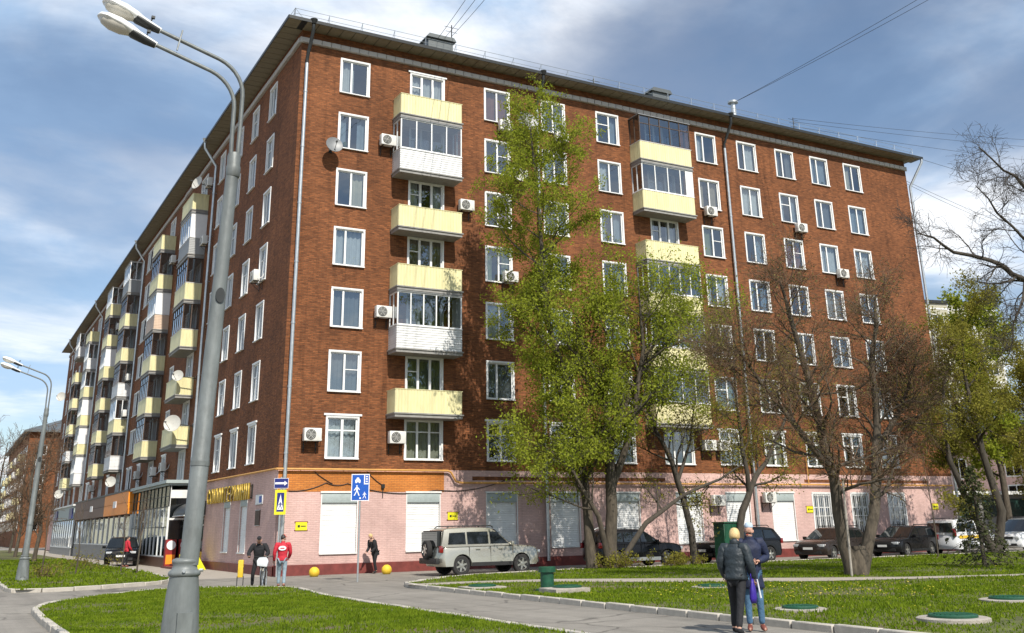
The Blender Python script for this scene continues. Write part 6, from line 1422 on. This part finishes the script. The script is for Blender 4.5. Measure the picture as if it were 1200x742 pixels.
tree('leafy_tree', 'olive leaved tree at the right end of the parked row', (42.5, -8.0, 0),
     [([(42.5, -8, -.2), (42.6, -8, 2.5), (42.2, -8, 5), (42.6, -8, 8), (42.3, -8, 11.0)], .22, .04)],
     dict(S_WIDE, n=[20, 8, 5], len=[3.0, 1.4, .7], t0=[.2, .2, .15]), 17, 'bark_dark', 'twig_dark', 'leaf_olive', 36000, .09, .16)
tree('leafy_tree', 'green poplar beyond the end of the brick building', (50.0, 1.0, 0),
     [([(50, 1, -.2), (50.1, 1, 5), (49.8, 1, 9), (50, 1, 13), (50.1, 1, 15.5)], .25, .04)],
     dict(S_TALL, n=[28, 7, 5], len=[2.4, 1.2, .6]), 18, 'bark', 'twig_dark', 'leaf_spring', 24000, .16, .2)
tree('leafy_tree', 'loose green tree before the pale panel building', (58.0, -4.0, 0),
     [([(58, -4, -.2), (58.1, -4, 4), (57.8, -4, 8), (58, -4, 12), (58.1, -4, 14)], .25, .04)],
     dict(S_WIDE, n=[20, 7, 5], len=[3.2, 1.5, .7], t0=[.2, .2, .15]), 19, 'bark', 'twig_dark', 'leaf_olive', 24000, .17, .2)
S_REACH = dict(n=[12, 8, 7], t0=[.12, .15, .1], ang=[48, 50, 48], len=[1.6, .85, .45], rr=[.42, .5, .55], seg=[6, 4, 3], wig=[.22, .25, .22], up=[.03, .0, -.02], wood=1, rmin=.0055)
tree('bare_tree', 'bare black tree at the lawn edge reaching crooked branches across the sky', (20.2, -24, 0),
     [(plane_pts([(20.3, -24, -.2), (20.7, -24, 3.0), (20.8, -24, 6.1), (21.1, -24, 8.2), (21.4, -24, 10.0), (20.8, -24, 13.5), (20.5, -24, 16.0)], .05, 14), .3, .05),
      (plane_pts([(21.0, -24, 8.0), (18.55, -24, 9.5), (17.65, -24, 9.85), (16.9, -24, 10.0), (15.15, -24, 10.1), (14.3, -24, 10.5), (13.45, -24, 10.5)], .05, 15), .12, .02),
      (plane_pts([(21.4, -24, 9.8), (20.45, -24, 12.1), (19.55, -24, 13.1), (18.6, -24, 13.5), (17.5, -24, 14.2)], .05, 16), .10, .02),
      (plane_pts([(18.6, -24, 9.5), (18.3, -24, 8.8), (17.5, -24, 7.9), (16.9, -24, 6.8)], .05, 17), .06, .015),
      (plane_pts([(19.5, -24, 9.0), (18.6, -24.3, 10.7), (17.2, -24.4, 11.6), (16.2, -24.4, 12.4)], .05, 18), .07, .015)],
     S_REACH, 20, 'bark_dark', 'twig_dark')
# saplings, stakes and far bare trees
S_SAP = dict(n=[7, 4], t0=[.4, .2], ang=[35, 40], len=[1.0, .4], rr=[.5, .5], seg=[4, 3], wig=[.1, .15], up=[.08, .05], wood=0, rmin=.006)
for i, (x, y, h, lab) in enumerate(((29.9, -9.5, 5.0, 'thin bare sapling on the lawn before the graphite estate car'), (-4.5, 6.3, 3.4, 'bare sapling at the tip of the lawn strip, nearest the pavilion'), (-4.6, 10.4, 3.2, 'bare sapling second from the tip of the lawn strip'), (-6.8, 9.0, 3.0, 'bare sapling between the far street lamp and the pavilion saplings'), (-8.2, 9.8, 3.2, 'bare sapling just behind the far street lamp'))):
    tree('sapling', lab, (x, y, 0), [([(x, y, 0), (x+.05, y, h*.4), (x-.03, y, h*.75), (x+.02, y, h)], .04, .01)], S_SAP, 30+i, 'bark', 'twig_brown', None, group='saplings on the lawns', cat='sapling')
t = thing('tree_stake', 'pale thin wooden stake standing by the forked brown tree', 'stake', (13.75, -19.3, 0)); mb = MB(); mb.tube([(0, 0, -.1), (.1, 0, 3.2)], [.04, .035], 8); part('stake', mb, 'concrete', t); mb = MB(); mb.tube([(.06, 0, 2.0), (.3, .3, 2.05)], .012, 5); part('tie', mb, 'cable', t)
S_FAR = dict(n=[16, 8, 5], t0=[.2, .15, .1], ang=[45, 45, 45], len=[2.6, 1.3, .7], rr=[.4, .5, .5], seg=[5, 4, 3], wig=[.15, .2, .2], up=[.06, .05, .03], wood=1, rmin=.012)
for i, (x, y, h, lab) in enumerate(((-8.0, 26, 7.5, 'bare brown tree on the lawn strip, first behind the saplings'), (-6.6, 36, 7.0, 'bare brown tree on the lawn strip, second behind the saplings'), (-8.9, 46, 9, 'bare brown tree on the lawn strip, third behind the saplings'), (-6.5, 58, 8.5, 'bare brown tree on the lawn strip, fourth behind the saplings'), (-9.0, 72, 10, 'bare brown tree on the lawn strip, last before the far brick block'), (-5.5, 84, 9.5, 'bare brown tree by the far shop with blue signs'), (-14, 95, 11, 'bare brown tree across the road before the far brick block'))):
    tree('bare_tree', lab, (x, y, 0), [([(x, y, -.1), (x+.2, y, h*.3), (x-.1, y, h*.65), (x+.1, y, h)], .16, .03)], S_FAR, 40+i, 'bark', 'twig_brown', group='bare trees along the road')
# spruce
def spruce(label, base, h, seed):
    T = Tree(seed); t = thing('spruce', label, 'tree', base); T.br.append((np.array([(0, 0, -.1), (0.02, 0, h*.5), (0, 0, h)]), np.array([.09, .06, .012])))
    n = 95; nv = []
    for i in range(n):
        z = h*(.04+.94*i/n); R = (1-z/h)*1.75*T.r.uniform(.6, 1.15)+.12; a = i*2.4+T.r.normal(0, .3); d = np.array([math.cos(a), math.sin(a), -.12])
        p = np.array([[0, 0, z], d*R*.5+[0, 0, z], d*R+[0, 0, z-.22*R]]); T.tw.append((p, np.array([.016, .011, .005]))); T.tips.append(p)
        for k in range(5):
            f = T.r.uniform(.25, 1); q = p[0]+(p[2]-p[0])*f; sd = np.array([-math.sin(a), math.cos(a), 0])*(1 if k % 2 else -1); e = q+(sd*.7+d*.5)*R*.35*(1.2-f)+[0, 0, -.1*R]; s2 = np.array([q, (q+e)/2, e]); T.tw.append((s2, np.array([.009, .007, .004]))); T.tips.append(s2)
    V, F = T.tubes(T.br, 8); obj('trunk', np_mesh('trunk', V, F, 'bark_dark', True), t); V, F = T.tubes(T.tw, 3); obj('branches', np_mesh('branches', V, F, 'bark_dark'), t)
    V, F = leaves(T, 3600, .08, .03); obj('crown', np_mesh('crown', V, F, 'needle_pale'), t)
spruce('small dark spruce with drooping twigs at the right edge of the lawn', (22.6, -17.6, 0), 3.9, 60)
# undergrowth round the trunks
def shrub(label, base, w, h, seed, leaf, n):
    T = Tree(seed); t = thing('shrub', label, 'shrub', base)
    for i in range(26):
        a = T.r.uniform(0, 2*PI); T.grow(T.path((T.r.normal(0, w*.3), T.r.normal(0, .2), -.05), (math.cos(a)*.6, math.sin(a)*.5, 1), h*T.r.uniform(.5, 1.1), 4, .15, .02), .012, .006, 0, dict(n=[4], t0=[.3], ang=[40], len=[h*.4], rr=[.6], seg=[3], wig=[.2], up=[.0], wood=0, rmin=.005))
    V, F = T.tubes(T.br+T.tw, 3); obj('stems', np_mesh('stems', V, F, 'twig_brown'), t); V, F = leaves(T, n, .07, .07); obj('foliage', np_mesh('foliage', V, F, leaf), t)
shrub('low tangled undergrowth at the foot of the forked leafy trunk', (12.6, -7.6, LZ), 1.6, .7, 70, 'leaf_olive', 1500)
shrub('low tangled undergrowth under the leaning bare tree', (16.2, -7.3, LZ), 1.6, .6, 71, 'leaf_olive', 1200)
shrub('dry bush beside the far street lamp', (-8.4, 4.5, LZ), 1.0, .8, 72, 'leaf_olive', 300)
shrub('dry bush on the lawn strip opposite the orange fascia', (-5.8, 14, LZ), 2.2, 1.0, 73, 'leaf_olive', 400)

# ================================================================== far buildings
def far_block(label, x0, y0, w, d, h, brick, seed, rows, cols, roofmat='roof_metal', hip=3.0):
    t = thing('far_building', label, 'building', (x0, y0, 0)); r = random.Random(seed)
    mb = MB(); mb.box(0, 0, 0, w, d, h); part('wall', mb, brick, t)
    mb = MB(); mb.add([(-.9, -.9, h), (w+.9, -.9, h), (w+.9, d+.9, h), (-.9, d+.9, h), (w/2, 7, h+hip), (w/2, d-7, h+hip)], [(0, 1, 4), (1, 2, 5, 4), (2, 3, 5), (3, 0, 4, 5)]); mb.box(-.95, -.95, h-.3, w+.95, d+.95, h-.002); part('roof', mb, roofmat, t)
    fm = MB(); fm.box(-.75, -.04, -.85, .75, .0, .85); fme = fm.mesh('window', 'white_trim'); pm = MB()
    for a, b in ((-.66, -.05), (.05, .66)): pm.box(a, -.05, -.75, b, -.041, .75)
    pme = pm.mesh('pane', 'glass_black')
    for i in range(rows):
        for j in range(cols):
            o = obj('window', fme, t, (w*(j+.5)/cols, 0, 2.4+(h-4.4)*(i+.5)/rows)); obj('pane', pme, o)
        k = int(d/4.5)
        for j in range(k):
            o = obj('window', fme, t, (0, d*(j+.5)/k, 2.4+(h-4.4)*(i+.5)/rows), -PI/2); obj('pane', pme, o)
    bmm = MB(); bmm.box(-1.6, -1.0, 0, 1.6, 0, 1.1); bme = bmm.mesh('balcony', 'yellow_clad'); bme2 = bmm.mesh('balcony', 'white_clad')
    for i in range(1, rows):
        for y in np.arange(8, d-4, 11): obj('balcony', r.choice((bme, bme2)), t, (0, y, 1.6+(h-4.4)*(i+.5)/rows-.6), -PI/2)
    return t
far_block('far red brick block with a grey metal roof beyond the shaded facade', -1.2, 147.5, 13, 60, 19.0, 'brick', 3, 6, 3)
def panel_block():
    t = thing('far_building', 'pale beige panel apartment block beyond the trees', 'building', (95.6, 31.4, 0), math.radians(-14)); w, d, h = 26.0, 14.0, 26.3
    mb = MB(); mb.box(-w, 0, 0, 0, d, h); part('wall', mb, 'panel_beige', t); mb = MB(); mb.box(-w-.2, -.2, h, .2, d+.2, h+.35); part('parapet', mb, 'dark_metal', t)
    jm = MB()
    for i in range(1, 10): jm.box(-w, -.03, i*2.85-.09, 0, -.001, i*2.85+.09)
    for j in range(9): jm.box(-w+j*3.25-.12, -.034, 0, -w+j*3.25+.12, -.004, h)
    part('panel_joint', jm, 'white_trim', t); fm = MB(); fm.box(-.8, -.05, -.7, .8, -.0, .7); fme = fm.mesh('window', 'white_trim'); pm = MB(); pm.box(-.7, -.06, -.6, -.04, -.051, .6); pm.box(.04, -.06, -.6, .7, -.051, .6); pme = pm.mesh('pane', 'glass_black')
    for i in range(9):
        for j in range(8): o = obj('window', fme, t, (-w+3.25*(j+.5), 0, 2.85*i+1.5)); obj('pane', pme, o)
panel_block()
t = thing('low_pavilion', 'low white pavilion with dark windows beyond the building end', 'pavilion', (47.5, 8, 0), 0)
mb = MB(); mb.box(0, 0, 0, 22, 8, 3.6); part('wall', mb, 'stone_grey', t); mb = MB(); mb.box(-.2, -.06, .5, 8, -.005, 1.9); part('lower_panel', mb, 'white_trim', t); mb = MB(); mb.box(-.3, -.5, 3.6, 22.3, 8.3, 3.85); part('roof', mb, 'white_trim', t)
for i in range(7): mb = MB(); mb.box(.4+3*i, -.09, 2.0, 2.8+3*i, -.061, 3.3); part('window', mb, 'glass_green', t)
far_block('grey five storey block across the far end of the street', -60, 210, 40, 14, 15.0, 'panel_beige', 5, 4, 9)
far_block('long low brick house beyond the right end of the lawn', 62, -14, 13, 40, 9.0, 'brick_pink', 6, 2, 3)

# ================================================================== overhead wires
def wire(label, a, b, s, r=.012):
    r = .013
    mb = MB(); mb.tube([tuple(Vector(p)-Vector(a)) for p in sag(a, b, s, 30)], r, 5); o = part('overhead_wire', mb, 'cable', None); o.location = a
    tag(o, label, 'wire', 'overhead wires')
def ext(a, b, k): return tuple(a[i]+(b[i]-a[i])*k for i in range(3))
A = (8.9, 1.2, 28.2)
wire('thin wire from the roof hatch antenna, highest of its bundle', A, ext(A, (6.95, -7.0, 26.3), 2.2), .2); wire('thin wire from the roof hatch antenna, middle of its bundle', (8.4, 1.2, 27.9), ext((8.4, 1.2, 27.9), (6.5, -6.8, 26.25), 2.2), .2, .025); wire('thin wire from the roof hatch antenna, lowest of its bundle', (8.0, 1.2, 27.8), ext((8.0, 1.2, 27.8), (6.1, -6.6, 26.3), 2.2), .2)
A = (29.2, 1.0, 28.0)
wire('wire rising from the tall vent pipe, upper of a pair', A, ext(A, (30.3, -12.6, 29.3), 2.5), .5, .022); wire('wire rising from the tall vent pipe, lower of a pair', A, ext(A, (31.0, -13.1, 29.4), 2.5), .5, .022)
A = (36.0, 2.5, 28.75)
for k, (e, z) in enumerate((((69.4, 5.8, 34.7), 0), ((69.5, 6.0, 34.1), -.25), ((69.7, 6.3, 32.9), -.6))):
    a = (A[0], A[1], A[2]+z); wire('wire from the far roof antenna over the blue sky, %s of three' % ('top', 'middle', 'bottom')[k], a, ext(a, e, 2.0), .6, .022)
wire('wire from the gutter at the far end of the facade', (44.3, -.8, 26.0), ext((44.3, -.8, 26.0), (70.1, 7.2, 30.0), 2), .3, .02)
wire('wire from the downpipe at the far end of the facade, upper', (43.8, .2, 24.6), ext((43.8, .2, 24.6), (66, 8, 26.6), 2), .3, .02); wire('wire from the downpipe at the far end of the facade, lower', (43.8, .2, 24.4), ext((43.8, .2, 24.4), (57.3, 4.2, 25.0), 2), .3, .02)
